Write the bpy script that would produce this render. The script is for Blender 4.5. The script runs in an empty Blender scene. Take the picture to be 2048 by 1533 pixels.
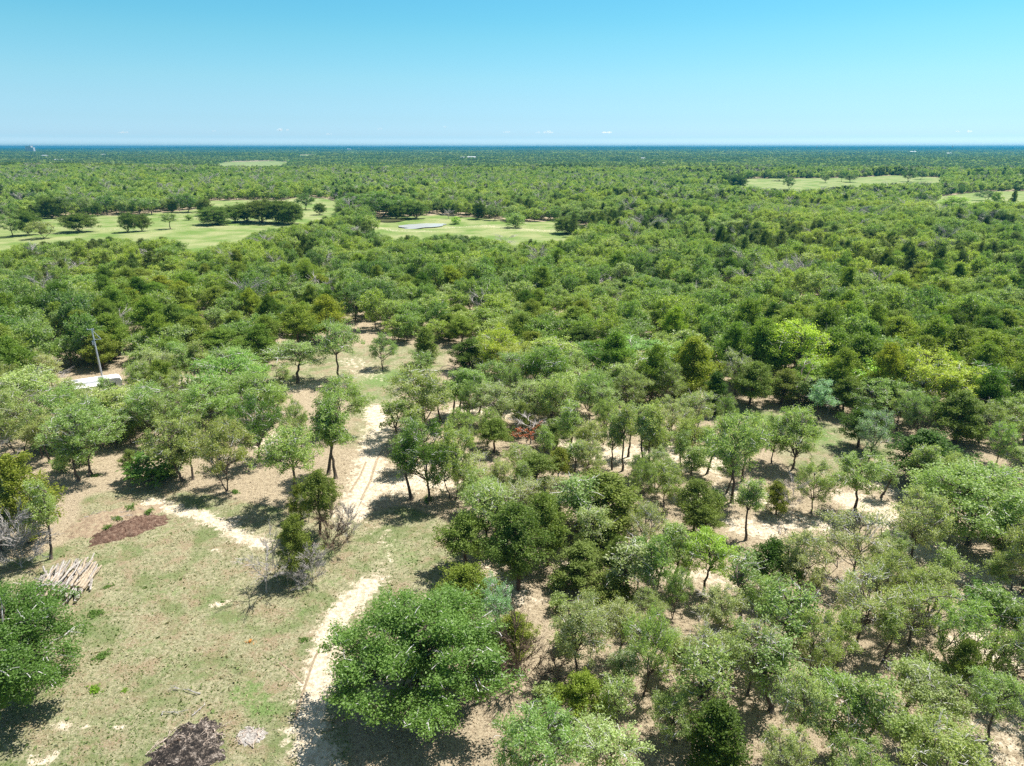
import bpy, math, random
import numpy as np
from mathutils import Vector, Matrix

S = bpy.context.scene
COL = S.collection
# ------------------------------------------------------------------ camera
CAMH = 40.0
FPX = 1409.0
PITCH = math.radians(18.52)
SP, CP = math.sin(PITCH), math.cos(PITCH)
cam = bpy.data.cameras.new('camera')
cam.sensor_width = 36.0
cam.lens = 36.0 * FPX / 2048.0
cam.clip_start = 0.5
cam.clip_end = 80000.0
camo = bpy.data.objects.new('camera', cam)
COL.objects.link(camo)
camo.location = (0, 0, CAMH)
camo.rotation_euler = (math.pi / 2 - PITCH, 0, 0)
S.camera = camo
# ------------------------------------------------------------------ light
SUN_EL = math.radians(62)
SUN_AZ = math.radians(57)          # clockwise from +Y (away from the camera)
world = bpy.data.worlds.new("World")
S.world = world
world.use_nodes = True
nt = world.node_tree
bg = nt.nodes['Background']
sky = nt.nodes.new('ShaderNodeTexSky')
sky.sky_type = 'NISHITA'
sky.sun_disc = False
sky.sun_elevation = SUN_EL
sky.sun_rotation = SUN_AZ
sky.air_density = 1.0
sky.dust_density = 0.35
sky.ozone_density = 1.6
gam = nt.nodes.new('ShaderNodeMix'); gam.data_type = 'RGBA'; gam.blend_type = 'MULTIPLY'
gam.inputs[0].default_value = 1.0
geo_ = nt.nodes.new('ShaderNodeTexCoord'); sep_ = nt.nodes.new('ShaderNodeSeparateXYZ'); skr = nt.nodes.new('ShaderNodeValToRGB')
nt.links.new(geo_.outputs['Generated'], sep_.inputs[0]); nt.links.new(sep_.outputs[2], skr.inputs[0])
SKY = [(0.0, (0.699, 1.188, 1.913)), (0.004, (0.787, 1.226, 1.913)), (0.0067, (0.81, 1.206, 1.878)), (0.009, (0.641, 1.039, 1.691)), (0.0118, (0.578, 0.965, 1.573)), (0.0156, (0.575, 0.914, 1.462)), (0.0344, (0.534, 0.841, 1.222)), (0.059, (0.543, 0.844, 1.078)), (0.0831, (0.541, 0.881, 1.008)), (0.1298, (0.462, 0.924, 0.961)), (0.1522, (0.405, 0.924, 0.962)), (0.1719, (0.381, 0.925, 0.97)), (0.32, (0.95, 0.98, 0.84)), (1.0, (1.35, 1.18, 0.92))]
while len(skr.color_ramp.elements) < len(SKY): skr.color_ramp.elements.new(.5)
for e_, (p_, c_) in zip(skr.color_ramp.elements, SKY): e_.position = p_; e_.color = (*c_, 1)
nt.links.new(skr.outputs[0], gam.inputs[7])
nt.links.new(sky.outputs[0], gam.inputs[6])
nt.links.new(gam.outputs[2], bg.inputs[0])
bg.inputs[1].default_value = 0.075
sun = bpy.data.lights.new('sun', 'SUN')
sun.energy = 5.0
sun.angle = math.radians(0.5)
sun.color = (1.0, 0.955, 0.88)
suno = bpy.data.objects.new('sun', sun)
COL.objects.link(suno)
sd = Vector((math.sin(SUN_AZ) * math.cos(SUN_EL), math.cos(SUN_AZ) * math.cos(SUN_EL), math.sin(SUN_EL)))
suno.rotation_euler = sd.to_track_quat('Z', 'Y').to_euler()
suno.location = (60, 40, 120)
S.view_settings.view_transform = 'Standard'
S.view_settings.look = 'None'
S.view_settings.exposure = 0.95
S.view_settings.gamma = 1.0
S.view_settings.use_curve_mapping = False
cy = S.cycles
cy.use_denoising = False
cy.max_bounces = 6
cy.diffuse_bounces = 3
cy.glossy_bounces = 2
cy.transmission_bounces = 4
cy.transparent_max_bounces = 6
cy.volume_bounces = 2
cy.caustics_reflective = False
cy.caustics_refractive = False
HAZE = True

# ------------------------------------------------------------------ geometry of the view
def sm(a, b, v):
    t = np.clip((np.asarray(v, float) - a) / (b - a), 0, 1)
    return t * t * (3 - 2 * t)

def height(x, y):
    x = np.asarray(x, float); y = np.asarray(y, float)
    far = sm(300, 700, y)
    h = far * (1.6 * np.sin(x / 260 + 0.7) * np.cos(y / 310) + 1.2 * np.sin((x + y) / 190))
    h = h - 11 * sm(1120, 1500, y + 0.15 * x) * (1 - sm(2500, 5200, y)) + 3.0 * sm(850, 1100, y) * (1 - sm(1120, 1500, y))
    h = h + sm(1500, 2500, y) * (4.0 * np.sin(x / 700 + 1.3) * np.cos(y / 900 + .4) + 2.0 * np.sin(y / 420 + x / 900))
    h = h - 1.5 * sm(4200, 7000, y)
    # low hills along the horizon
    hl = 11 + 2 * np.sin(x / 2300 + 0.5) + 1.5 * np.sin(x / 830 + 1.0) + 1 * np.sin(x / 330) + 17 * sm(-7800, -5200, x) - 5 * sm(2000, 7000, x)
    h = h + sm(9800, 12500, y) * hl * 1.0
    # gentle micro relief close by
    h = h + (1 - far) * (0.12 * np.sin(x / 7.3 + 1) * np.cos(y / 9.1) + 0.25 * np.sin(x / 31 + y / 43))
    # hollow for the pond
    d = np.hypot((x + 47) / 26, (y - 386) / 14)
    h = h - 1.0 * (1 - sm(0.7, 1.5, d))
    return h

def P(px, py):
    """pixel of the 2048 px photograph -> point on the ground"""
    dx, dy = (px - 1024) / FPX, (py - 766.5) / FPX
    den = SP + dy * CP
    z = 0.0
    for _ in range(6):
        t = (CAMH - z) / den
        x, y = dx * t, t * (CP - dy * SP)
        z = float(height(x, y))
    return x, y, z

def PX(x, y, z):
    """point -> pixel"""
    dz = z - CAMH
    depth = y * CP - dz * SP
    up = y * SP + dz * CP
    return 1024 + FPX * x / depth, 766.5 - FPX * up / depth

def inpoly(px, py, poly):
    px = np.asarray(px, float); py = np.asarray(py, float)
    c = np.zeros(px.shape, bool)
    n = len(poly)
    for i in range(n):
        x1, y1 = poly[i]; x2, y2 = poly[(i + 1) % n]
        if y1 == y2:
            continue
        m = ((y1 > py) != (y2 > py)) & (px < (x2 - x1) * (py - y1) / (y2 - y1) + x1)
        c ^= m
    return c

# ------------------------------------------------------------------ helpers
def tag(o, label=None, cat=None, group=None, kind=None):
    if label: o['label'] = label
    if cat: o['category'] = cat
    if group: o['group'] = group
    if kind: o['kind'] = kind
    return o

def npmesh(name, V, F, mats, midx=None, smooth=False, face_attr=None):
    """V: (n,3); F: list of (m,k) int arrays"""
    me = bpy.data.meshes.new(name)
    V = np.asarray(V, np.float32)
    me.vertices.add(len(V)); me.vertices.foreach_set('co', V.ravel())
    ls, lt = [], []
    idx = []
    pos = 0
    for f in F:
        f = np.asarray(f, np.int32)
        if len(f) == 0: continue
        k = f.shape[1]
        idx.append(f.ravel())
        ls.append(pos + np.arange(len(f)) * k)
        lt.append(np.full(len(f), k))
        pos += f.size
    idx = np.concatenate(idx); ls = np.concatenate(ls); lt = np.concatenate(lt)
    me.loops.add(len(idx)); me.loops.foreach_set('vertex_index', idx.astype(np.int32))
    me.polygons.add(len(ls)); me.polygons.foreach_set('loop_start', ls.astype(np.int32))
    for m in mats: me.materials.append(m)
    if midx is not None:
        me.polygons.foreach_set('material_index', np.asarray(midx, np.int32))
    me.polygons.foreach_set('use_smooth', np.full(len(ls), bool(smooth)))
    if face_attr:
        for an, av in face_attr.items():
            a = me.attributes.new(an, 'FLOAT', 'FACE')
            a.data.foreach_set('value', np.asarray(av, np.float32))
    me.update(calc_edges=True)
    return me

class MB:
    """collects tubes, boxes and loose faces, quads only"""
    def __init__(s):
        s.V = []; s.F = []; s.n = 0
    def add(s, v, f):
        s.V.append(np.asarray(v, float)); s.F.append(np.asarray(f, int) + s.n); s.n += len(v)
    def tube(s, pts, rad, sides=6, cap=True):
        pts = np.asarray(pts, float); n = len(pts)
        rad = np.broadcast_to(np.asarray(rad, float), (n,))
        T = np.gradient(pts, axis=0)
        T /= np.linalg.norm(T, axis=1)[:, None] + 1e-9
        ref = np.array([1, 0, 0.]) if abs(T[0][0]) < 0.8 else np.array([0, 1., 0])
        a = np.arange(sides) * 2 * math.pi / sides
        U = np.cross(T, ref); U /= np.linalg.norm(U, axis=1)[:, None] + 1e-9
        W = np.cross(T, U)
        v = pts[:, None, :] + rad[:, None, None] * (np.cos(a)[None, :, None] * U[:, None, :] + np.sin(a)[None, :, None] * W[:, None, :])
        v = v.reshape(-1, 3)
        i = np.arange(n - 1)[:, None] * sides; j = np.arange(sides)[None, :]; k = (j + 1) % sides
        f = np.stack([i + j, i + k, i + sides + k, i + sides + j], -1).reshape(-1, 4)
        s.add(v, f)
        if cap and sides >= 4:
            base = s.n - len(v)
            for off in (0, (n - 1) * sides):
                c = [base + off + q for q in range(sides)]
                if sides == 6:
                    s.F.append(np.array([[c[0], c[1], c[2], c[3]], [c[0], c[3], c[4], c[5]]]))
                elif sides == 4:
                    s.F.append(np.array([c]))
                elif sides == 8:
                    s.F.append(np.array([[c[0], c[1], c[2], c[3]], [c[0], c[3], c[4], c[7]], [c[4], c[5], c[6], c[7]]]))
    def box(s, c, d, rz=0.0, taper=1.0):
        cx, cyy, cz = c; dx, dy, dz = [q / 2 for q in d]
        v = []
        for z, k in ((-dz, 1), (dz, taper)):
            for x, y in ((-dx, -dy), (dx, -dy), (dx, dy), (-dx, dy)):
                x *= k; y *= k
                v.append((cx + x * math.cos(rz) - y * math.sin(rz), cyy + x * math.sin(rz) + y * math.cos(rz), cz + z))
        s.add(v, [[0, 3, 2, 1], [4, 5, 6, 7], [0, 1, 5, 4], [1, 2, 6, 5], [2, 3, 7, 6], [3, 0, 4, 7]])
    def mesh(s, name, mat, smooth=False, attr=None):
        V = np.concatenate(s.V); F = np.concatenate(s.F)
        return npmesh(name, V, [F], mat if isinstance(mat, list) else [mat], smooth=smooth, face_attr=attr)

def link(name, me, parent=None, loc=None):
    o = bpy.data.objects.new(name, me)
    COL.objects.link(o)
    if parent: o.parent = parent
    if loc is not None: o.location = loc
    return o

# ------------------------------------------------------------------ materials
def newmat(name):
    m = bpy.data.materials.new(name); m.use_nodes = True
    return m, m.node_tree, m.node_tree.nodes['Principled BSDF']

def nd(nt, typ, **kw):
    n = nt.nodes.new(typ)
    for k, v in kw.items(): setattr(n, k, v)
    return n

def mixc(nt, fac, a, b, blend='MIX'):
    n = nt.nodes.new('ShaderNodeMix'); n.data_type = 'RGBA'; n.blend_type = blend
    for sock, v in ((n.inputs[0], fac), (n.inputs[6], a), (n.inputs[7], b)):
        if hasattr(v, 'links') or isinstance(v, bpy.types.NodeSocket): nt.links.new(v, sock)
        elif isinstance(v, (int, float)): sock.default_value = v
        else: sock.default_value = (*v, 1)
    return n.outputs[2]

def math_(nt, op, a, b=None, clamp=False):
    n = nt.nodes.new('ShaderNodeMath'); n.operation = op; n.use_clamp = clamp
    for sock, v in ((n.inputs[0], a), (n.inputs[1], b)):
        if v is None: continue
        if isinstance(v, bpy.types.NodeSocket): nt.links.new(v, sock)
        else: sock.default_value = v
    return n.outputs[0]

def noise(nt, scale, detail=3, rough=.6, vec=None, out=0, dim='3D'):
    n = nt.nodes.new('ShaderNodeTexNoise'); n.noise_dimensions = dim
    n.inputs['Scale'].default_value = scale; n.inputs['Detail'].default_value = detail; n.inputs['Roughness'].default_value = rough
    if vec is not None: nt.links.new(vec, n.inputs['Vector'])
    return n.outputs[out]

def ramp(nt, val, stops):
    n = nt.nodes.new('ShaderNodeValToRGB')
    cr = n.color_ramp
    while len(cr.elements) < len(stops): cr.elements.new(0.5)
    for e, (p, c) in zip(cr.elements, stops):
        e.position = p; e.color = (*c, 1) if len(c) == 3 else c
    nt.links.new(val, n.inputs[0])
    return n.outputs[0]

def math_vec(nt, v, off):
    n = nt.nodes.new('ShaderNodeVectorMath'); n.operation = 'ADD'; nt.links.new(v, n.inputs[0]); n.inputs[1].default_value = off
    return n.outputs[0]

def leafmat(name, ca, cb, trans=0.32, use_object_color=True, spread=0.5, rough=0.55, spec=0.25):
    m, nt, pr = newmat(name)
    at = nd(nt, 'ShaderNodeAttribute', attribute_name='rnd')
    col = mixc(nt, at.outputs['Fac'], ca, cb)
    oi = nd(nt, 'ShaderNodeObjectInfo')
    if use_object_color:
        col = mixc(nt, 1.0, col, oi.outputs['Color'], 'MULTIPLY')
    else:
        col2 = ramp(nt, oi.outputs['Random'], [(0, (.50, .60, .60)), (.25, (.78, .90, .80)), (.55, (1.0, .99, .84)), (.8, (1.16, 1.12, .86)), (.9, (1.08, 1.05, 1.25)), (1, (1.2, 1.12, 1.6))])
        col = mixc(nt, 1.0, col, col2, 'MULTIPLY')
        geo = nd(nt, 'ShaderNodeNewGeometry')
        nz = noise(nt, 0.011, 2, .5, geo.outputs['Position'])
        col3 = ramp(nt, nz, [(.3, (.72, .82, .85)), (.5, (.96, .98, 1)), (.7, (1.12, 1.08, .85))])
        col = mixc(nt, 1.0, col, col3, 'MULTIPLY')
    nt.links.new(col, pr.inputs['Base Color'])
    pr.inputs['Roughness'].default_value = rough
    pr.inputs['Specular IOR Level'].default_value = spec
    tr = nd(nt, 'ShaderNodeBsdfTranslucent')
    tc = mixc(nt, 1.0, col, (1.25, 1.35, .55), 'MULTIPLY')
    nt.links.new(tc, tr.inputs[0])
    mx = nd(nt, 'ShaderNodeMixShader')
    mx.inputs[0].default_value = trans
    nt.links.new(pr.outputs[0], mx.inputs[1]); nt.links.new(tr.outputs[0], mx.inputs[2])
    nt.links.new(mx.outputs[0], nt.nodes['Material Output'].inputs[0])
    return m

def barkmat(name, ca, cb, scale=6.0):
    m, nt, pr = newmat(name)
    tc = nd(nt, 'ShaderNodeTexCoord')
    mp = nd(nt, 'ShaderNodeMapping'); mp.inputs['Scale'].default_value = (1, 1, .25)
    nt.links.new(tc.outputs['Object'], mp.inputs[0])
    nz = noise(nt, scale, 4, .65, mp.outputs[0])
    col = mixc(nt, ramp(nt, nz, [(.35, (0, 0, 0)), (.65, (1, 1, 1))]), ca, cb)
    nt.links.new(col, pr.inputs['Base Color'])
    pr.inputs['Roughness'].default_value = .9
    pr.inputs['Specular IOR Level'].default_value = .15
    bp = nd(nt, 'ShaderNodeBump'); bp.inputs['Strength'].default_value = .6; bp.inputs['Distance'].default_value = .03
    nt.links.new(nz, bp.inputs['Height']); nt.links.new(bp.outputs[0], pr.inputs['Normal'])
    return m

OAK = leafmat('oak_leaves', (.165, .250, .052), (.490, .575, .250), trans=.47, rough=.45, spec=.32)
CEDAR = leafmat('cedar_foliage', (.105, .160, .026), (.265, .335, .075), trans=.40)
FAR_OAK = leafmat('oak_leaves_wood', (.170, .255, .048), (.450, .530, .190), trans=.46, rough=.45, spec=.4, use_object_color=False)
FAR_CEDAR = leafmat('cedar_foliage_wood', (.080, .120, .026), (.190, .240, .066), trans=.36, use_object_color=False)
BARK = barkmat('oak_bark', (.055, .042, .033), (.16, .13, .105))
CBARK = barkmat('cedar_bark', (.07, .042, .03), (.15, .105, .08))
TWIG = barkmat('pale_twigs', (.34, .325, .32), (.62, .60, .60), 3)
DEAD = barkmat('dead_wood', (.24, .215, .20), (.48, .45, .43), 3)
DEADB = barkmat('brown_brush', (.11, .075, .052), (.26, .19, .14), 3)

# ------------------------------------------------------------------ tree prototypes
def curve(a, b, n, sag, rng, wob=0.06):
    a = np.asarray(a, float); b = np.asarray(b, float)
    t = np.linspace(0, 1, n)[:, None]
    p = a + (b - a) * t
    L = np.linalg.norm(b - a)
    p += np.sin(t * math.pi) * np.array([0, 0, sag * L])
    w = rng.normal(0, wob * L, (n, 3)); w[0] = 0; w[-1] = 0
    return p + w * .5

def leaves(rng, C, n_each, spread, size, up=.5):
    """n_each leaf faces round each centre"""
    k = len(C)
    ctr = np.repeat(C, n_each, axis=0) + rng.normal(0, 1, (k * n_each, 3)) * spread
    n = len(ctr)
    nrm = rng.normal(0, 1, (n, 3)); nrm[:, 2] += up * 2.0 * (rng.random(n))
    nrm /= np.linalg.norm(nrm, axis=1)[:, None]
    r = rng.normal(0, 1, (n, 3))
    u = np.cross(nrm, r); u /= np.linalg.norm(u, axis=1)[:, None] + 1e-9
    v = np.cross(nrm, u)
    s = size * rng.uniform(.6, 1.35, (n, 1))
    a = rng.uniform(.45, .8, (n, 1))
    q = np.stack([ctr - u * s, ctr - v * s * a + nrm * s * .25, ctr + u * s, ctr + v * s * a + nrm * s * .25], 1)
    V = q.reshape(-1, 3)
    F = np.arange(n * 4).reshape(-1, 4)
    # a clump shares part of its shade of green
    rv = np.clip(np.repeat(rng.random(k), n_each) * .45 + rng.random(n) * .55, 0, 1)
    return V, F, rv

def oak(seed, H=9.0, W=7.5, nl=24, pts=11, nleaf=46, lsize=.080, base=.22, spread=.20, lobe=1.15, stems=1, twig=.55, sparse=.84):
    """returns (trunk MB, leaf V,F,r, twig MB)"""
    rng = np.random.default_rng(seed)
    tr = MB(); tw = MB()
    C = []
    zb = base * H * 1.1
    forks = []
    for s_ in range(stems):
        off = np.array([0, 0, 0.]) if stems == 1 else np.array([*rng.normal(0, .25, 2), 0])
        lean = rng.normal(0, .028 * H, 2) * (1 if stems == 1 else 3.0)
        top = np.array([lean[0] + off[0], lean[1] + off[1], zb * rng.uniform(.95, 1.15)])
        pp = curve(off + np.array([0, 0, -.25]), top, 6, 0, rng, .035)
        r0 = .0175 * H * (1 if stems == 1 else .62)
        tr.tube(pp, np.linspace(r0 * 1.0, r0 * .62, 6) * np.array([1.5, 1.1, 1, 1, 1, 1]), 8)
        forks.append((pp, r0 * .62))
        # leader
        tip = np.array([lean[0] * 2 + rng.normal(0, .3), lean[1] * 2 + rng.normal(0, .3), H * .82])
        lp = curve(top, tip, 6, 0, rng, .08)
        tr.tube(lp, np.linspace(r0 * .6, r0 * .14, 6), 6, cap=False)
        forks.append((lp, r0 * .4))
    # lobes
    a0 = rng.random() * 6.28
    LC = []
    for i in range(nl):
        f = (i + .5) / nl
        el = math.asin(min(1, max(-.88, 1 - 1.80 * f)))
        az = a0 + i * 2.39996 + rng.normal(0, .3)
        rr = rng.uniform(.62, 1.08)
        cx = math.cos(az) * math.cos(el) * (W / 2 - lobe * .75) * rr
        cyy = math.sin(az) * math.cos(el) * (W / 2 - lobe * .75) * rr
        zc = H * (base + 1) / 2 * .98
        cz = zc + math.sin(el) * (H * (1 - base) / 2 - lobe * .45) * rng.uniform(.72, 1.12)
        LC.append((cx, cyy, cz, lobe * rng.uniform(.55, 1.25)))
    for _ in range(max(2, nl // 5)):          # inner lobes
        LC.append((rng.normal(0, W * .12), rng.normal(0, W * .12), H * rng.uniform(.55, .8), lobe * rng.uniform(.8, 1.1)))
    for (cx, cyy, cz, lr) in LC:
        c = np.array([cx, cyy, cz])
        src, rs = forks[rng.integers(len(forks))]
        if rng.random() < .6: src, rs = forks[1 + 2 * rng.integers(stems)]
        # start on the leader well under the lobe
        zt = max(zb * .9, cz - np.hypot(cx, cyy) * rng.uniform(.7, 1.2))
        j = int(np.argmin(np.abs(src[:, 2] - zt)))
        st = src[j]
        lp = curve(st, c, 6, .06, rng, .10)
        tr.tube(lp, np.linspace(max(.05, rs * .62), .03, 6), 5, cap=False)
        n = max(5, int(pts * (lr / lobe) ** 2))
        d = rng.normal(0, 1, (n, 3)); d[:, 2] = d[:, 2] * .8 + .25
        d /= np.linalg.norm(d, axis=1)[:, None]
        e = c + d * lr * rng.uniform(.40, 1.12, (n, 1)) * np.array([1.1, 1.1, .8])
        for q in range(n):
            js = rng.integers(3, 6)
            tr_or = tw if rng.random() < twig else tr
            tr_or.tube(curve(lp[js], e[q], 4, .05, rng, .14), np.linspace(.036, .016, 4) * H / 9, 3, cap=False)
            if rng.random() < twig * .9:
                e2 = e[q] + d[q] * rng.uniform(.2, .5) + rng.normal(0, .18, 3)
                tw.tube(curve(e[q], e2, 3, .05, rng, .1), np.array([.020, .017, .012]) * H / 9, 3, cap=False)
        keep = rng.random(n) < sparse
        if keep.any(): C.append(e[keep])
        kk = e[keep][: max(1, n // 3)] if keep.any() else e[:1]
        C.append(c + (kk - c) * .5)
    C = np.concatenate(C)
    return tr, leaves(rng, C, nleaf, spread, lsize), tw

def cedar(seed, H=8.0, W=5.5, nb=46, nleaf=34, lsize=.078, base=.2, top=.9, per=6, spread=.17):
    rng = np.random.default_rng(seed)
    tr = MB(); tw = MB(); C = []
    lean = rng.normal(0, .03 * H, 2)
    sp = curve((0, 0, -.2), (lean[0], lean[1], H * .93), 8, 0, rng, .02)
    tr.tube(sp, np.linspace(.020 * H, .03, 8), 7)
    for i in range(nb):
        f = (i + .5) / nb
        z = H * (base + (top - base) * f)
        prof = (1 - f) ** .62 * (.60 + .40 * min(1, f / .22)) + .06
        L = W / 2 * prof * rng.uniform(.68, 1.15)
        az = i * 2.39996 + rng.normal(0, .5)
        rise = rng.uniform(.15, .65)
        j = z / (H * .93) * 7
        b0 = sp[int(min(6, j))] + (sp[int(min(7, j + 1))] - sp[int(min(6, j))]) * (j % 1)
        e = b0 + np.array([math.cos(az) * L, math.sin(az) * L, L * rise + .25])
        lp = curve(b0, e, 5, .04, rng, .06)
        tr.tube(lp, np.linspace(.045, .012, 5), 4, cap=False)
        t = rng.uniform(.30, 1.0, per + int(L * 3))
        pt = b0 + (e - b0) * t[:, None]
        pt += rng.normal(0, 1, pt.shape) * np.array([.30, .30, .20]) * (.4 + L * .22)
        C.append(pt)
    C.append(sp[-1] + rng.normal(0, .16, (5, 3)) + np.array([0, 0, .15]))
    C = np.concatenate(C)
    V, F, r = leaves(rng, C, nleaf, spread, lsize, up=.2)
    return tr, (V, F, r), tw

def bare(seed, H=6.0, W=5.0, n1=7, n2=7, n3=6, base=.35, r0=.09, fine=.011):
    rng = np.random.default_rng(seed)
    tr = MB(); tw = MB()
    top = np.array([*rng.normal(0, .04 * H, 2), base * H])
    pp = curve((0, 0, -.2), top, 5, 0, rng, .04)
    tr.tube(pp, np.linspace(r0 * 1.3, r0 * .8, 5), 7)
    lead = curve(top, (top[0] + rng.normal(0, .4), top[1] + rng.normal(0, .4), H), 7, 0, rng, .05)
    tr.tube(lead, np.linspace(r0 * .75, fine, 7), 5, cap=False)
    for i in range(n1):
        az = i * 2.39996 + rng.normal(0, .3)
        s = lead[min(5, int(i / n1 * 6))]
        L = W / 2 * rng.uniform(.75, 1.1) * (1 - .4 * i / n1)
        e = s + np.array([math.cos(az) * L, math.sin(az) * L, L * rng.uniform(.3, .95)])
        lp = curve(s, e, 7, .05, rng, .08)
        tr.tube(lp, np.linspace(r0 * .5, fine * 1.2, 7), 4, cap=False)
        for j in range(n2):
            s2 = lp[rng.integers(2, 7)]
            d = (e - s) / L + rng.normal(0, .55, 3); d[2] += .25
            e2 = s2 + d * W * .16 * rng.uniform(.6, 1.2)
            lp2 = curve(s2, e2, 4, .05, rng, .12)
            tr.tube(lp2, np.linspace(fine * 1.8, fine, 4), 3, cap=False)
            for k in range(n3):
                s3 = lp2[rng.integers(1, 4)]
                e3 = s3 + (d + rng.normal(0, .7, 3)) * W * .07
                tw.tube(curve(s3, e3, 3, 0, rng, .1), np.array([fine, fine * .8, fine * .6]), 3, cap=False)
    return tr, None, tw

PROTO = {}
def make_proto(key, parts, leaf_m, bark_m, twig_m, H, W):
    tr, lf, tw = parts
    tm = tr.mesh(key + '_trunk', bark_m, smooth=True)
    V = []; F = []; mi = []; r = []; n = 0
    if lf is not None:
        V.append(lf[0]); F.append(lf[1]); mi.append(np.zeros(len(lf[1]))); r.append(lf[2]); n = len(lf[0])
    if tw.n:
        tv = np.concatenate(tw.V); tf = np.concatenate(tw.F) + n
        V.append(tv); F.append(tf); mi.append(np.ones(len(tf))); r.append(np.full(len(tf), .5))
    V = np.concatenate(V)
    cm = npmesh(key + '_crown', V, [np.concatenate(F)], [leaf_m, twig_m], np.concatenate(mi), False, {'rnd': np.concatenate(r)})
    # true extents
    tv = np.concatenate([np.concatenate(tr.V), V])
    Hh = np.percentile(V[:, 2], 99.5); Ww = (np.percentile(V[:, 0], 98.5) - np.percentile(V[:, 0], 1.5) + np.percentile(V[:, 1], 98.5) - np.percentile(V[:, 1], 1.5)) / 2
    PROTO[key] = (tm, cm, float(Hh), float(Ww))

make_proto('round0', oak(530, H=7.5, W=7.5, nl=30, pts=18, nleaf=44, lsize=.095, base=-.02, lobe=1.35, twig=.2), CEDAR, CBARK, CBARK, 7.5, 7.5)
make_proto('round1', oak(531, H=7.5, W=7.5, nl=26, pts=17, nleaf=44, lsize=.095, base=.04, lobe=1.45, twig=.2), CEDAR, CBARK, CBARK, 7.5, 7.5)
NO = 9
for i in range(NO):
    kw = dict(H=9, W=7.5)
    if i in (2, 6): kw.update(base=.36, nl=16, W=6.4)
    if i in (1, 3, 7): kw.update(stems=2)
    if i == 5: kw.update(stems=3, W=7.8)
    if i == 4: kw.update(twig=.98, sparse=.62, nleaf=36)
    if i == 8: kw.update(base=.20, nl=25)
    make_proto('oak%d' % i, oak(100 + i, **kw), OAK, BARK, TWIG, 9, 7.5)
make_proto('slim0', oak(201, H=9, W=4.0, nl=13, pts=12, base=.32, lobe=.95), OAK, BARK, TWIG, 9, 4)
make_proto('slim1', oak(202, H=9, W=3.6, nl=12, pts=12, base=.38, lobe=.85, twig=.7), OAK, BARK, TWIG, 9, 4)
make_proto('big0', oak(301, H=11, W=11.5, nl=60, pts=15, nleaf=84, base=.16, lobe=1.2, lsize=.080, spread=.26, twig=.35), OAK, BARK, TWIG, 11, 11)
make_proto('big1', oak(302, H=11, W=11.5, nl=50, pts=13, nleaf=54, base=.22, lobe=1.25, lsize=.095, spread=.26), OAK, BARK, TWIG, 11, 11)
for i in range(4):
    make_proto('cedar%d' % i, cedar(400 + i, base=(.22, .10, .30, .16)[i], nb=(46, 52, 40, 50)[i]), CEDAR, CBARK, CBARK, 8, 5.5)
make_proto('spire', cedar(410, H=8, W=3.4, base=.06, nb=56), CEDAR, CBARK, CBARK, 8, 3.4)
for i in range(3):
    make_proto('bare%d' % i, bare(500 + i, fine=.021), OAK, DEAD, DEAD, 6, 5)
make_proto('brush0', bare(510, H=4, W=4, n1=14, n2=9, n3=7, base=.08, r0=.05, fine=.019), OAK, DEADB, DEADB, 4, 4)
make_proto('brush1', bare(511, H=4, W=4, n1=14, n2=9, n3=7, base=.08, r0=.05, fine=.019), OAK, DEAD, DEAD, 4, 4)
make_proto('shrub', oak(520, H=2.4, W=2.6, nl=9, pts=10, nleaf=16, base=.05, lobe=.55, lsize=.09, spread=.15, twig=.3), OAK, BARK, TWIG, 2.4, 2.6)

make_proto('young0', oak(540, H=7, W=3.2, nl=11, pts=9, nleaf=34, base=.34, lobe=.7, lsize=.07, spread=.17), OAK, BARK, TWIG, 7, 3.2)
make_proto('young1', oak(541, H=7, W=2.6, nl=10, pts=8, nleaf=32, base=.42, lobe=.6, lsize=.07, spread=.17), OAK, BARK, TWIG, 7, 2.6)
KINDNAME = {'young': 'oak_tree', 'round': 'cedar_tree', 'oak': 'oak_tree', 'slim': 'oak_tree', 'big': 'oak_tree', 'cedar': 'cedar_tree', 'spire': 'cedar_tree', 'bare': 'bare_tree', 'brush': 'bare_brush', 'shrub': 'shrub'}
TREES = []
def plant(key, x, y, H, W, label, tint=(1, 1, 1), group=None, rot=None, lean=(0, 0), cat='tree', name=None, rng=random, tone='m'):
    tm, cm, h0, w0 = PROTO[key]
    base = key.rstrip('0123456789')
    nm = name or KINDNAME[base]
    e = bpy.data.objects.new(nm, None)
    COL.objects.link(e)
    e.empty_display_size = .5
    e.location = (x, y, float(height(x, y)))
    e.rotation_euler = (lean[0], lean[1], rng.uniform(0, 6.283) if rot is None else rot)
    s = W / w0
    e.scale = (s, s, H / h0)
    tag(e, label, cat, group)
    t = link('trunk', tm, e)
    c = link('crown', cm, e)
    c.color = (*tint, 1)
    TREES.append((x, y, W, nm, e, key, H, tone))
    return e

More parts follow.
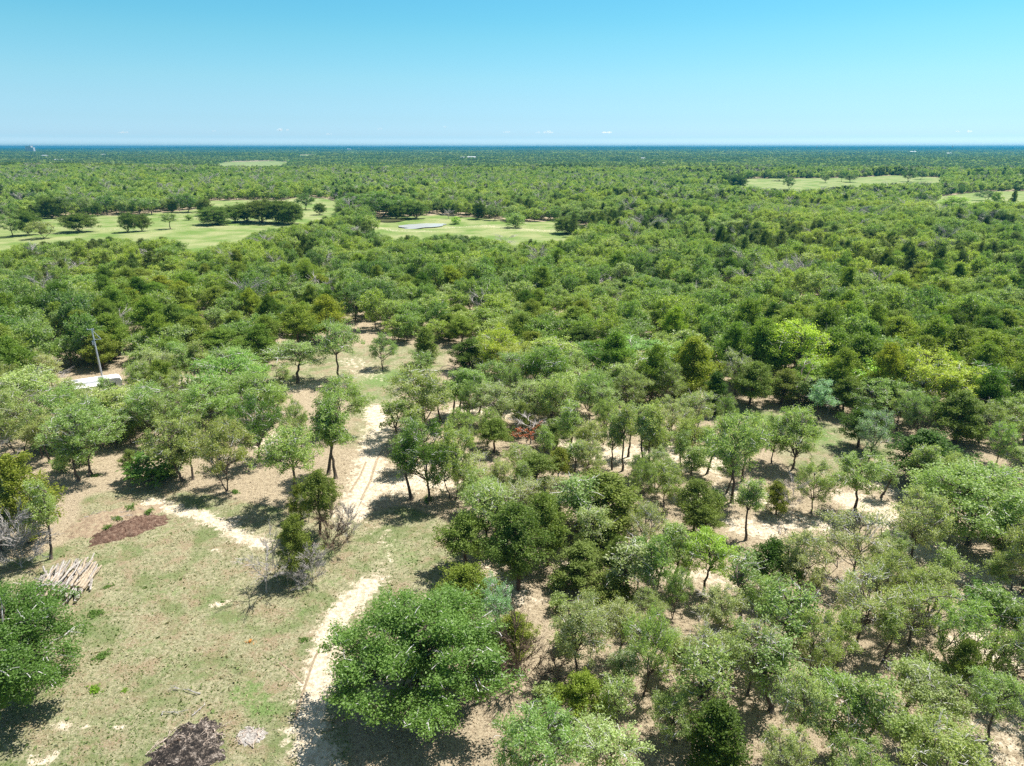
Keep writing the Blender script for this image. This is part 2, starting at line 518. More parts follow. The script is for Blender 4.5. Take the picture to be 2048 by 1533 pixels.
# ------------------------------------------------------------------ where things lie (2048 px photograph coordinates, turned into ground positions once)
FIELDS = {
 'left': [(-40, 452), (60, 430), (130, 436), (170, 430), (230, 432), (330, 425), (400, 418), (395, 403), (520, 400), (560, 402), (600, 395), (650, 397), (690, 406), (660, 420), (632, 440), (600, 443), (560, 450), (505, 458), (480, 470), (400, 482), (330, 472), (240, 470), (120, 476), (-40, 492)],
 'pond': [(735, 438), (820, 433), (880, 430), (1000, 440), (1020, 446), (1120, 442), (1195, 462), (1130, 470), (1080, 480), (1000, 468), (900, 464), (800, 470), (740, 456)],
 'right': [(1395, 362), (1500, 358), (1700, 356), (1790, 351), (1890, 356), (1880, 364), (1800, 365), (1700, 369), (1640, 377), (1600, 381), (1540, 376), (1440, 368)],
 'right_low': [(1835, 402), (1900, 391), (1960, 384), (2120, 381), (2120, 401), (1980, 400), (1930, 406), (1840, 408)],
 'right_far': [(1905, 345), (2120, 341), (2120, 348), (1930, 350)],
 'far': [(410, 331), (440, 325), (560, 322), (600, 330), (560, 334), (440, 333)],
 'far2': [(590, 311), (640, 307), (650, 310), (600, 314)],
 'far3': [(655, 322), (692, 319), (690, 323)],
 'far4': [(1225, 329), (1260, 325), (1255, 330)],
 'far5': [(1405, 326), (1440, 322), (1440, 327)],
}
OPEN = [  # glades in the near wood: no random tree inside
 [(375, 645), (435, 640), (440, 664), (370, 668)], [(700, 655), (745, 655), (755, 700), (705, 700)],
 [(640, 690), (900, 690), (900, 745), (830, 760), (700, 760), (520, 790), (530, 735)],
 [(700, 740), (830, 745), (780, 900), (690, 900)],
 [(1370, 790), (1440, 762), (1500, 812), (1640, 836), (1690, 850), (1800, 880), (1790, 980), (1600, 960), (1500, 860), (1430, 845)],
 [(115, 742), (285, 735), (285, 812), (115, 820)], [(360, 735), (440, 735), (440, 790), (360, 790)],
]

def dist_poly(x, y, pts):
    d = np.full(np.shape(x), 1e9)
    for (x1, y1), (x2, y2) in zip(pts[:-1], pts[1:]):
        L2 = (x2 - x1) ** 2 + (y2 - y1) ** 2 + 1e-9
        t = np.clip(((x - x1) * (x2 - x1) + (y - y1) * (y2 - y1)) / L2, 0, 1)
        d = np.minimum(d, np.hypot(x - x1 - t * (x2 - x1), y - y1 - t * (y2 - y1)))
    return d

SAND = [  # strokes: pixels, half width in metres
 ([(655, 1600), (640, 1533), (618, 1470), (625, 1400), (648, 1320), (662, 1262), (695, 1210), (742, 1168)], 1.15, 1.0),
 ([(700, 1030), (722, 990), (738, 945), (745, 900), (762, 852), (750, 818)], 1.6, 1.0),
 ([(742, 1168), (785, 1115), (765, 1062), (715, 1030)], 1.0, .40), ([(770, 975), (820, 965), (880, 960)], 2.2, .9), ([(800, 930), (860, 940)], 1.8, .6),
 ([(300, 1004), (350, 1020), (400, 1030), (450, 1052), (490, 1076), (528, 1088)], .85, 1.0), ([(400, 1045), (470, 1040)], .8, .6),
 ([(375, 765), (425, 757)], 2.6, 1.0), ([(520, 890), (560, 872)], 1.6, .8), ([(560, 778), (625, 770)], 2.2, .7),
 ([(700, 722), (740, 752)], 2.6, .5), ([(930, 826), (1040, 818)], 2.8, .9), ([(1145, 835), (1165, 860), (1140, 900)], 2.5, .9),
 ([(1180, 905), (1250, 915), (1340, 905), (1430, 930)], 3.0, .85), ([(1380, 1000), (1450, 985), (1540, 1000)], 1.8, .8),
 ([(1480, 1052), (1530, 1062), (1580, 1040), (1640, 1050)], 1.5, .95), ([(1310, 1150), (1400, 1150), (1440, 1165)], 1.2, .7),
 ([(1380, 800), (1420, 790)], 2.5, .6), ([(1700, 1000), (1760, 1015), (1810, 1065), (1870, 1112), (1925, 1135), (1985, 1175), (2060, 1240)], 1.9, 1.0),
 ([(1720, 960), (1800, 990)], 1.8, .7), ([(2070, 1300), (1990, 1290), (1960, 1320)], 2.0, .9), ([(2060, 1420), (1990, 1480), (2060, 1540)], 2.0, .55),
 ([(1130, 1130), (1180, 1120)], 1.2, .6), ([(950, 1140), (990, 1130), (1050, 1200)], 1.4, .6), ([(940, 1000), (1000, 990)], 1.8, .6),
 ([(425, 1212), (450, 1205)], .35, .9), ([(425, 1100), (440, 1103)], .3, .8), ([(110, 1452), (160, 1455)], .4, .7), ([(225, 1458), (245, 1455)], .22, .9),
 ([(60, 1525), (100, 1515)], .5, .7), ([(1850, 640), (1900, 640)], 2, .3), ([(10, 765), (30, 770)], 2.5, .9),
 ([(500, 404), (560, 402), (630, 400)], 5, .50), ([(900, 456), (960, 452), (1010, 456), (1090, 462)], 5, .5), ([(740, 453), (790, 462), (860, 463)], 3, .52), ([(0, 441), (55, 433)], 2.0, .54), ([(120, 455), (300, 462), (470, 452)], 4, .36),
]
GREEN = [
 ([(760, 760), (800, 752)], 4.5, 1.0), ([(745, 790), (725, 820)], 3.0, .6), ([(1440, 826), (1530, 838), (1600, 850), (1640, 880)], 4.0, .8),
 ([(780, 1100), (810, 1120)], 2.2, .6), ([(490, 1385), (530, 1420)], 1.6, .75), ([(420, 1430), (380, 1500)], 1.2, .5), ([(600, 1185), (680, 1160), (720, 1140)], 1.6, .45),
 ([(200, 1225), (330, 1180), (450, 1190)], 3, .40), ([(350, 1045), (300, 1090), (200, 1100)], 2.2, .40), ([(250, 1290), (420, 1330)], 2.5, .38), ([(60, 1420), (260, 1440)], 2.5, .38), ([(120, 1490), (200, 1510)], 2, .4), ([(400, 1230), (520, 1240)], 1.8, .34),
 ([(560, 1255), (620, 1215)], 1.5, .4), ([(1690, 800), (1720, 800)], 3, .6), ([(340, 990), (400, 1000)], 1.6, .25),
]
GRASS = [(-400, 1130), (60, 1118), (150, 1080), (170, 990), (280, 975), (380, 985), (520, 1010), (700, 1040), (800, 1010), (905, 1045), (925, 1120), (880, 1180), (720, 1260), (690, 1400), (720, 1700), (-400, 1700)]

def gpts(px):
    return [P(a, b)[:2] for a, b in px]

# ------------------------------------------------------------------ ground
def groundmat():
    m, nt, pr = newmat('ground')
    geo = nd(nt, 'ShaderNodeNewGeometry'); pos = geo.outputs['Position']
    at = nd(nt, 'ShaderNodeAttribute', attribute_name='cover')
    sp = nd(nt, 'ShaderNodeSeparateColor'); nt.links.new(at.outputs['Color'], sp.inputs[0])
    n1 = noise(nt, .42, 6, .68, pos)          # metres-wide blotches
    n2 = noise(nt, 2.6, 5, .7, pos)           # tufts
    n3 = noise(nt, 7.0, 5, .85, pos)          # blades and twigs
    mp = nd(nt, 'ShaderNodeMapping'); mp.inputs['Rotation'].default_value = (0, 0, .9); mp.inputs['Scale'].default_value = (1, 5, 1)
    nt.links.new(pos, mp.inputs[0]); n4 = noise(nt, 3.2, 4, .7, mp.outputs[0])
    nf = noise(nt, .06, 4, .6, pos)
    litter = mixc(nt, ramp(nt, n2, [(.36, (0, 0, 0)), (.62, (1, 1, 1))]), (.135, .100, .062), (.36, .29, .195))
    litter = mixc(nt, ramp(nt, n3, [(.44, (0, 0, 0)), (.60, (1, 1, 1))]), litter, (.46, .385, .27))
    dry = mixc(nt, ramp(nt, n2, [(.38, (0, 0, 0)), (.60, (1, 1, 1))]), (.15, .15, .075), (.35, .32, .195))
    dry = mixc(nt, ramp(nt, n1, [(.48, (0, 0, 0)), (.60, (.85, .85, .85))]), dry, (.27, .195, .125))
    dry = mixc(nt, ramp(nt, n3, [(.50, (0, 0, 0)), (.66, (.8, .8, .8))]), dry, (.50, .46, .335))
    dry = mixc(nt, ramp(nt, n4, [(.52, (0, 0, 0)), (.66, (.8, .8, .8))]), dry, (.115, .165, .05))
    nb = noise(nt, .23, 6, .66, math_vec(nt, pos, (31, 17, 5)))
    dry = mixc(nt, ramp(nt, nb, [(.50, (0, 0, 0)), (.62, (.7, .7, .7))]), dry, (.12, .17, .055))
    green = mixc(nt, ramp(nt, n3, [(.40, (0, 0, 0)), (.62, (1, 1, 1))]), (.075, .145, .03), (.22, .30, .11))
    sand = mixc(nt, ramp(nt, n2, [(.38, (0, 0, 0)), (.62, (1, 1, 1))]), (.46, .375, .26), (.71, .625, .49))
    past = mixc(nt, ramp(nt, nf, [(.38, (0, 0, 0)), (.62, (1, 1, 1))]), (.13, .205, .048), (.27, .29, .13))
    nse = noise(nt, 1.1, 6, .8, math_vec(nt, pos, (3, 71, 9)))
    def edge(val, nz, lo=.30, hi=.62, k=.9):
        s = math_(nt, 'ADD', val, math_(nt, 'MULTIPLY', math_(nt, 'SUBTRACT', nz, .5), k))
        r = nd(nt, 'ShaderNodeMapRange'); r.interpolation_type = 'SMOOTHSTEP'
        r.inputs['From Min'].default_value = lo; r.inputs['From Max'].default_value = hi
        nt.links.new(s, r.inputs['Value']); return r.outputs[0]
    mixn = math_(nt, 'ADD', math_(nt, 'MULTIPLY', n1, .45), math_(nt, 'MULTIPLY', n2, .55))
    # B: 0 litter, .5 dry grass, 1 pasture
    B = sp.outputs[2]
    col = mixc(nt, edge(math_(nt, 'MULTIPLY', B, 2.0, True), mixn, .25, .65), litter, dry)
    col = mixc(nt, edge(math_(nt, 'MULTIPLY', math_(nt, 'SUBTRACT', B, .5), 2.0, True), nf, .35, .6, .3), col, past)
    col = mixc(nt, edge(sp.outputs[1], nse, .30, .95, 2.4), col, green)
    col = mixc(nt, edge(sp.outputs[0], nse, .38, .80, 3.2), col, sand)
    nt.links.new(col, pr.inputs['Base Color'])
    pr.inputs['Roughness'].default_value = .95
    pr.inputs['Specular IOR Level'].default_value = .1
    bp = nd(nt, 'ShaderNodeBump'); bp.inputs['Strength'].default_value = 1.0; bp.inputs['Distance'].default_value = .22
    hh = math_(nt, 'ADD', n2, math_(nt, 'MULTIPLY', n3, .5))
    nt.links.new(hh, bp.inputs['Height']); nt.links.new(bp.outputs[0], pr.inputs['Normal'])
    return m
GROUND = groundmat()

def build_ground():
    ys = [-260.0]
    while ys[-1] < 18: ys.append(ys[-1] + (20 if ys[-1] < -20 else 3.0))
    while ys[-1] < 15800: ys.append(ys[-1] + max(.38, .0105 * (ys[-1] - 18)))
    ys = np.array(ys); nc = 420
    u = np.linspace(-1, 1, nc)
    w = 75 + 1.0 * np.clip(ys, 0, None) * .93
    X = w[:, None] * u[None, :]; Y = np.repeat(ys[:, None], nc, 1)
    Z = height(X, Y)
    cover = np.zeros((len(ys), nc, 4)); cover[..., 3] = 1
    near = Y < 330
    for pts, r, s in SAND:
        d = dist_poly(X, Y, gpts(pts)); cover[..., 0] = np.maximum(cover[..., 0], s * np.exp(-(d / (r * 1.5)) ** 2))
    for pts, r, s in GREEN:
        d = dist_poly(X, Y, gpts(pts)); cover[..., 1] = np.maximum(cover[..., 1], s * np.exp(-(d / (r * 1.2)) ** 2))
    g = inpoly(X, Y, gpts(GRASS)).astype(float)
    for pts in OPEN[2:5]: g = np.maximum(g, .7 * inpoly(X, Y, gpts(pts)))
    for _ in range(10):
        g[1:-1, 1:-1] = (g[1:-1, 1:-1] * 2 + g[:-2, 1:-1] + g[2:, 1:-1] + g[1:-1, :-2] + g[1:-1, 2:]) / 6
    f = np.zeros_like(g)
    for k, pts in FIELDS.items():
        f = np.maximum(f, inpoly(X, Y, [P(a, b)[:2] for a, b in pts]))
        for fr in (3.5, 7.0, 10.0):
            a_, b_ = PX(X, np.maximum(Y, 60), Z + fr); f = np.maximum(f, inpoly(a_, b_, pts) * (Y > 200) * .999)
    cover[..., 2] = np.maximum(g * .5, f)
    nr = len(ys)
    ii = (np.arange(nr - 1)[:, None] * nc + np.arange(nc - 1)[None, :])
    F = np.stack([ii, ii + 1, ii + nc + 1, ii + nc], -1)
    cf = (cover[:-1, :-1] + cover[1:, 1:]) / 2
    kind = np.zeros(F.shape[:2], int)
    kind[(cf[..., 0] > .55)] = 1
    kind[(cf[..., 2] > .75)] = 2
    kind[(cf[..., 2] > .28) & (cf[..., 2] < .6) & (cf[..., 0] <= .55)] = 3
    V = np.stack([X, Y, Z], -1).reshape(-1, 3); CA = cover.reshape(-1, 4)
    F = F.reshape(-1, 4); kind = kind.ravel()
    for k, nm in ((0, 'ground'), (1, 'sandy_track'), (2, 'pasture'), (3, 'grass_field')):
        Fk = F[kind == k]
        used, inv = np.unique(Fk, return_inverse=True)
        me = npmesh(nm, V[used], [inv.reshape(-1, 4)], [GROUND], smooth=True)
        a = me.color_attributes.new('cover', 'FLOAT_COLOR', 'POINT')
        a.data.foreach_set('color', CA[used].astype(np.float32).ravel())
        tag(link(nm, me), kind='structure')
build_ground()

# pond
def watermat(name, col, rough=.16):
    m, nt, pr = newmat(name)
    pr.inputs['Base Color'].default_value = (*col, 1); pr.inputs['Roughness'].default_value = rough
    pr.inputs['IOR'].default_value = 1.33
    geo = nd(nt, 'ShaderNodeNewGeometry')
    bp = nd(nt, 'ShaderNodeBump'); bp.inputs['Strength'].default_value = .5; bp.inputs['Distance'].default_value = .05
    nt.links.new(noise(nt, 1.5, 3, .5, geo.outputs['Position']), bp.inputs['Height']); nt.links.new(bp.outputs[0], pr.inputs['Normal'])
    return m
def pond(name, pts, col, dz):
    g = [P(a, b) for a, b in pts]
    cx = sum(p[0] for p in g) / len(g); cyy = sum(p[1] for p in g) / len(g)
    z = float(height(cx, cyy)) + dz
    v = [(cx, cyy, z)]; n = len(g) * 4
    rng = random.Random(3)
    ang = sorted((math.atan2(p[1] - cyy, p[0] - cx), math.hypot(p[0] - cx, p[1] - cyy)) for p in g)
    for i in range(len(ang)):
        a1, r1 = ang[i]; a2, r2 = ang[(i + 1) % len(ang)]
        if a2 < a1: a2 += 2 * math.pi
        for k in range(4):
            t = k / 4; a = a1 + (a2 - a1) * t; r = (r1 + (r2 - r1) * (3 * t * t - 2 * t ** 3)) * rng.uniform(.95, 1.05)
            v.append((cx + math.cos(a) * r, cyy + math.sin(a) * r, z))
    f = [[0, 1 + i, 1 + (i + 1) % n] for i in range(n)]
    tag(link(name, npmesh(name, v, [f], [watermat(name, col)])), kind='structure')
pond('pond', [(796, 455), (830, 450), (880, 448), (893, 449), (885, 452), (870, 456), (850, 457), (818, 458), (798, 458)], (.47, .50, .51), .42)  # pale base: silty water, with the bright sky reflection painted into its colour
pond('marshy_pool', [(742, 441), (780, 438), (812, 440), (800, 444), (760, 445)], (.13, .13, .06), .30)

# ------------------------------------------------------------------ labels
LAND = [('log pile', 130, 1160), ('mulch mound', 240, 1055), ('white travel trailer', 190, 775), ('power pole', 203, 735), ('charred burn heap', 370, 1495),
        ('pond', 840, 456), ('left pasture', 300, 455), ('right-hand grassy glade', 1560, 840), ('sandy track bend', 750, 850), ('brown glade at left', 405, 655),
        ('white sandy road at right', 1920, 1130), ('broad dark oak by the track', 836, 1440), ('rust-tinged dead cedar', 1062, 888), ('massive thick-trunked oak', 1937, 1088),
        ('small sunlit glade', 730, 670), ('far right pasture', 1600, 365), ('dead trees in the field', 540, 1175)]
LANDG = [(n, *P(a, b)[:2]) for n, a, b in LAND]
TINTS = {'m': ((1, 1, 1), 'mid-green'), 'g': ((1.18, 1.08, 1.45), 'pale grey-green'), 'y': ((1.12, 1.16, .72), 'bright yellow-green'),
         'd': ((.40, .54, .30), 'dark green'), 'e': ((.52, .68, .40), 'deep green'),
         'b': ((.90, 1.12, 2.0), 'blue-green'), 'o': ((1.25, 1.12, .8), 'olive green'), 'n': ((.78, .86, .84), 'dusky green')}
ORD = 'nearest second third fourth fifth sixth seventh eighth ninth tenth eleventh twelfth thirteenth fourteenth fifteenth sixteenth seventeenth eighteenth nineteenth twentieth'.split()
ORD += ['twenty-' + q for q in 'first second third fourth fifth sixth seventh eighth ninth'.split()] + ['thirtieth'] + ['thirty-' + q for q in 'first second third fourth fifth sixth seventh eighth ninth'.split()] + ['fortieth'] + ['forty-' + q for q in 'first second third fourth fifth sixth seventh eighth ninth'.split()]
def autolabels():
    """a label for every tree that has no words of its own: its look, then its rank outward from the nearest landmark"""
    cls = {}
    for (x, y, W, nm, e, key, H, tone) in TREES:
        if e.get('label'): continue
        base = key.rstrip('0123456789')
        what = {'young': 'oak', 'oak': 'oak', 'slim': 'oak', 'big': 'oak', 'cedar': 'cedar', 'round': 'cedar', 'spire': 'cedar', 'bare': 'leafless tree', 'brush': 'leafless brush', 'shrub': 'leafy shrub'}[base]
        shape = {'young': 'young', 'slim': 'slender', 'big': 'broad', 'spire': 'pointed'}.get(base) or ('small' if H < 6 else 'broad' if W > 8.6 else 'rounded' if base != 'cedar' else 'bushy')
        col = 'grey' if base == 'bare' else 'brown' if base == 'brush' else TINTS[tone][1]
        best = min(LANDG, key=lambda l: math.hypot(l[1] - x, l[2] - y))
        dx, dy = x - best[1], y - best[2]
        rel = ('right of' if dx > 0 else 'left of') if abs(dx) > abs(dy) else ('beyond' if dy > 0 else 'in front of')
        cls.setdefault((what, rel, best[0]), []).append((math.hypot(dx, dy), e, shape, col))
    for (what, rel, land), L in cls.items():
        L.sort(key=lambda q: q[0])
        for i, (d, e, shape, col) in enumerate(L):
            e['label'] = '%s %s %s, %s %s %s the %s' % (shape, col, what, ORD[min(i, len(ORD) - 1)], what.split()[-1], rel, land)

# ------------------------------------------------------------------ trees set one by one: kind, base px, top py, crown width px, tone, own words
HAND = """
big0 848 1404 1185 300 e|broad dark green oak beside the sandy track in the foreground
big0 -8 1408 1178 296 d|broad dark green oak cut by the left edge beside the log pile
brush1 46 1135 995 118 m|grey-brown leafless tree behind the log pile at the left edge
slim0 102 1118 955 75 m|
cedar 60 1085 905 120 o|
oak 5 1100 930 110 m|
bare 8 975 865 70 m|
bare0 534 1185 1085 90 m|low spreading leafless grey tree standing leftmost in the field
bare1 556 1165 1040 45 m|tall thin leafless trunk beside the spreading dead tree in the field
cedar 596 1155 1028 72 m|small dark green cedar amid dead grey trees in the field
brush1 624 1165 1085 66 m|pale grey fallen-looking brush against the small cedar in the field
brush1 604 1183 1135 38 m|low grey brush at the foot of the small field cedar
bare2 577 1180 1105 30 m|thin leafless sapling between the field's dead tree and cedar
brush0 672 1108 1008 64 m|russet brown leafless brush right of the small field cedar
brush1 695 1085 1000 50 m|
cedar 640 1070 940 72 m|
bare1 618 1045 975 40 m|
cedar 602 1040 968 42 o|
oak2 592 1012 848 130 m|
slim0 672 957 785 85 m|
slim1 656 950 800 75 d|
oak 692 870 748 100 m|
oak 517 925 790 115 d|
oak3 461 982 830 120 m|two-stemmed leaning oak with a pale trunk base left of the track
oak 367 962 828 115 m|
slim0 386 960 850 60 d|
oak 189 952 798 140 m|pale-trunked leaning oak above the mulch mound
slim1 157 962 880 60 m|
oak 99 925 830 80 m|
slim0 233 897 822 60 m|
shrub 300 965 900 90 d|
shrub 340 955 925 50 d|
slim1 365 776 682 45 m|
slim0 376 783 690 50 m|
slim1 388 771 690 45 d|
slim0 400 776 680 55 m|
oak6 595 766 680 125 m|oak with a clear straight trunk at the edge of the brown clearing left of centre
oak 680 762 640 92 m|
oak 769 738 665 60 n|
spire 851 728 655 42 m|small leafy cone-shaped tree alone in the sunlit glade
oak0 857 1003 838 140 d|oak with straight pale trunk right of the track, twin shadows at its foot
slim1 823 998 868 72 d|
oak 908 1002 845 100 m|
oak 838 870 730 150 m|
slim1 904 838 760 55 m|
slim0 918 830 740 60 m|
slim1 937 830 735 60 m|
slim0 958 828 740 60 m|
oak8 991 850 763 100 g|
bare2 1062 888 822 95 m|dead cedar with rust-coloured foliage in mid picture
cedar 988 905 835 62 m|
cedar 1112 900 838 62 m|
slim1 1137 917 800 55 m|
oak 1036 962 888 78 m|
cedar 1075 990 903 82 m|
cedar 1116 970 893 48 o|
oak4 940 990 903 95 g|
oak 967 1053 958 90 m|
oak4 1045 1060 955 100 g|
cedar 932 1137 1022 98 m|
cedar 1036 1180 1008 112 n|tall multi-stemmed dusky cedar above bare brown ground
cedar 1095 1132 985 90 m|
spire 1100 1075 990 50 m|
cedar3 1207 1062 938 138 m|broad olive cedar in the middle right woodland
cedar 1200 1090 1028 85 m|
oak4 1122 1045 948 72 g|
slim1 1245 942 810 48 m|
slim0 1224 940 830 50 m|
slim1 1288 955 805 55 g|
slim0 1299 952 800 60 m|
oak 1377 932 828 75 m|
slim1 1414 948 858 48 m|
oak6 1464 1006 822 118 m|oak with ivy-like leafy trunk standing in pale sand right of centre
oak 1543 927 830 72 d|
oak8 1586 937 812 108 m|
oak7 1327 1014 920 85 m|
cedar 1385 1068 958 82 m|
cedar 1410 1090 1010 70 m|
slim1 1492 1080 955 60 m|slender single-stem oak on bare pale sand in the right half
bare0 1584 1042 948 55 m|leafless brown tree between two oaks in the right half
cedar 1552 1030 960 50 o|
oak 1622 1026 920 85 m|
oak 1711 1024 903 112 m|
cedar 1716 895 808 80 d|dark cedar paired with a pale willowy tree in the right glade
oak4 1737 922 815 68 b|pale willowy blue-green tree beside the dark glade cedar
cedar3 1848 965 860 128 d|broad dark cedar right of the glade
big1 1937 1090 930 208 m|massive oak with thick pale trunk near the right edge
oak 1824 1122 975 125 g|
oak 2035 1192 1020 125 m|
slim0 2033 945 890 60 m|
oak 1992 930 842 60 m|
oak 1962 886 800 78 m|
oak 2042 888 790 120 m|
cedar 1910 886 782 98 n|
oak 1842 870 790 70 n|
oak 1811 874 782 60 n|
cedar 1498 810 722 75 m|
cedar 1561 810 738 60 m|
slim1 1598 815 760 45 m|
slim0 1638 840 760 62 b|
slim1 1625 818 750 50 m|
bare1 1655 830 775 30 m|
cedar 1685 830 750 60 m|
spire 1430 830 745 42 d|
oak 1333 818 722 72 m|
slim0 1400 775 700 60 m|
oak 1470 790 700 70 m|
cedar 1537 1198 1080 92 d|
oak 1405 1192 1058 112 y|bright yellow-green rounded tree amid duller woodland right of centre
slim1 1369 1168 1108 32 m|
slim0 1303 1230 1060 72 n|
slim0 1272 1197 1068 52 n|
cedar 1166 1172 1083 95 m|
cedar 1215 1218 1140 100 m|
slim1 1320 1153 1090 36 m|
oak8 1158 1354 1190 128 g|dense pale grey-green oak with short dark trunk at lower centre
slim0 1244 1405 1285 70 g|
oak 1238 1325 1200 95 g|
oak3 1287 1388 1213 112 m|fork-trunked oak standing on brown litter at lower centre
slim0 1361 1374 1268 80 m|
slim1 1337 1345 1255 55 m|
oak4 1398 1398 1252 92 g|
oak4 1495 1390 1232 108 g|half-dead oak with pale bare twigs and dark leaning trunk
bare0 1430 1260 1180 90 m|
bare1 1520 1300 1215 80 m|
oak 1352 1488 1378 130 m|
spire 1425 1555 1398 95 d|small dark pointed cedar near the bottom edge
oak 1200 1600 1440 180 g|
oak8 1060 1610 1400 175 m|
cedar 1165 1456 1352 90 y|
oak 1616 1377 1215 120 m|
slim0 1674 1337 1215 70 m|
oak 1655 1512 1345 145 m|
oak 1585 1522 1338 105 g|
oak4 1710 1292 1130 130 g|
slim1 1765 1324 1210 55 m|
oak 1818 1292 1160 110 m|
oak 1905 1345 1188 120 m|
oak7 2025 1400 1238 125 m|
oak 1972 1484 1340 112 m|
oak 1840 1475 1338 150 m|
oak 1860 1620 1440 190 m|
oak 1560 1600 1450 115 g|
oak 1700 1620 1470 130 m|
oak 1600 1212 1060 112 g|
oak4 1700 1165 1015 130 g|
oak 1762 1235 1095 110 m|
oak 1850 1255 1130 105 m|
oak 1530 1290 1150 100 m|
cedar 930 1245 1128 105 y|
oak4 993 1268 1155 78 b|blue-green rounded tree behind the broad foreground oak
brush0 1040 1375 1222 88 m|pinkish brown leafless thicket right of the broad foreground oak
cedar 1030 1330 1225 75 o|
brush0 985 1385 1325 75 m|
brush0 1112 1372 1318 70 m|
oak4 1290 1122 1000 80 g|
oak 1440 1290 1170 90 g|
oak 1775 1150 1060 75 m|
shrub 1960 1210 1165 70 d|
shrub 2005 1225 1190 60 d|
shrub 1015 1120 1080 60 n|
oak 1980 1130 1030 80 m|
oak 40 905 778 115 m|
oak 130 885 770 100 m|
oak 30 835 722 95 m|
oak 268 862 775 95 m|
oak 308 880 765 112 m|
oak 430 885 758 130 m|
oak 510 852 738 125 m|
oak 90 800 700 95 g|
bare 108 775 735 70 m|
oak 175 868 765 95 g|
slim0 222 838 752 48 m|
slim1 150 845 758 45 m|
oak 345 842 740 90 m|
oak 590 905 800 70 m|
oak 400 850 765 80 g|
oak 292 806 722 66 m|
oak 325 795 700 90 g|
oak 470 790 690 110 m|
cedar 165 850 780 60 y|
oak 5 860 760 90 g|
oak 560 835 770 60 m|
slim1 740 800 745 0 m|
oak 1060 850 760 85 g|
oak 1110 860 750 90 m|
oak 1180 850 740 90 m|
oak 1150 800 700 85 m|
oak 1090 790 690 85 m|
oak 1210 860 770 70 g|
oak 1260 830 735 80 m|
oak 1020 800 700 80 m|
oak 1340 890 790 90 g|
oak 1180 930 840 70 m|
oak 1000 1000 920 60 g|
oak 1180 970 880 60 g|
oak 1390 870 775 80 m|
slim0 1440 900 830 50 m|
oak 1310 980 890 70 g|
slim0 1090 935 850 40 m|
oak 870 745 690 0 m|
oak 160 452 436 0 m|
"""
PAST = """
round 161 464 431 52 n
round 257 465 431 30 n
round 284 463 434 26 n
oak 340 459 431 32 n
shrub 378 441 431 14 n
round 412 432 403 24 n
oak8 375 425 393 42 d
round 402 424 405 16 n
round 430 450 420 52 n
round 470 445 415 45 n
round 495 444 411 50 n
round 525 446 405 55 n
round 556 447 408 45 n
round 585 449 412 40 n
oak8 609 420 392 38 d
round 640 430 410 20 n
round 105 437 402 34 n
round 92 434 400 28 n
oak2 130 436 398 30 d
oak2 175 436 400 28 n
round 194 434 408 18 n
oak2 150 431 398 36 d
oak6 215 430 397 34 d
oak6 245 429 398 30 n
oak2 278 429 400 30 n
oak6 303 430 400 34 n
oak2 322 424 402 26 n
round 345 425 403 18 n
round 60 470 428 40 n
oak 85 478 448 50 m
oak 25 474 435 45 n
round 830 438 408 42 n
round 792 438 415 26 n
bare 896 438 420 24 m
round 957 439 410 24 d
oak 990 441 412 30 n
shrub 911 449 435 16 y
shrub 1030 456 430 32 n
round 1132 468 438 42 n
brush0 1140 430 412 26 m
oak8 1832 449 410 62 y
oak8 1905 428 398 56 y
oak8 765 434 390 84 e
oak8 712 430 393 60 e
oak8 800 432 398 50 e
bare 1087 442 415 22 m
round 1450 373 356 18 d
round 1475 377 356 28 d
oak 1577 379 358 24 d
oak 1560 362 345 26 d
oak 1682 364 352 12 d
oak 1700 365 352 26 d
oak 1818 364 345 26 d
oak 1841 359 344 20 d
oak 1650 366 352 18 d
oak 1970 402 384 36 d
round 1955 355 340 20 d
"""
rr = random.Random(11)
def hand_plant(line, far=False):
    t, _, lab = line.partition('|')
    k, bx, by, ty, w, tone = t.split()
    bx, by, ty, w = map(float, (bx, by, ty, w))
    if w == 0: return
    x, y, z = P(bx, by)
    depth = y * CP + (CAMH - z) * SP
    W = w / FPX * depth * (.84 if k[:3] in ('oak', 'sli') else 1)
    # the silhouette's top edge belongs to the back half of the crown
    ye = y + .15 * W
    dyp = (ty - 766.5) / FPX
    H = CAMH - ye * (SP + dyp * CP) / (CP - dyp * SP) - z
    H = max(1.0, min(13.0, H)) if not far else max(1.5, min(16.0, H))
    if k[-1] not in '0123456789':
        n = {'round': 2, 'oak': NO, 'slim': 2, 'cedar': 4, 'bare': 3, 'brush': 2}.get(k)
        if n: k += str(rr.randrange(n))
        elif k != 'spire' and k != 'shrub': raise ValueError(k)
    tint, word = TINTS[tone]
    j = [rr.uniform(.92, 1.08) for _ in range(3)]
    if far: H *= 1.18; W *= 1.12
    base = k.rstrip('0123456789')
    group = {'oak': 'post oaks of the thinned wood', 'slim': 'post oaks of the thinned wood', 'big': 'post oaks of the thinned wood', 'round': 'cedars', 'cedar': 'cedars of the thinned wood', 'spire': 'cedars of the thinned wood',
             'bare': 'leafless trees', 'brush': 'leafless brush clumps', 'shrub': 'leafy shrubs'}[base]
    if far: group = 'trees round the far pastures and the pond'
    dxl = .04 * (x - 20) / 40
    lean = (rr.uniform(-.03, .03), rr.uniform(-.03, .03))
    plant(k, x, y, H, W, lab.strip() or None, tuple(a * b for a, b in zip(tint, j)), group, lean=lean, rng=rr, tone=tone)
for ln in HAND.strip().splitlines(): hand_plant(ln)
for ln in PAST.strip().splitlines(): hand_plant(ln, True)

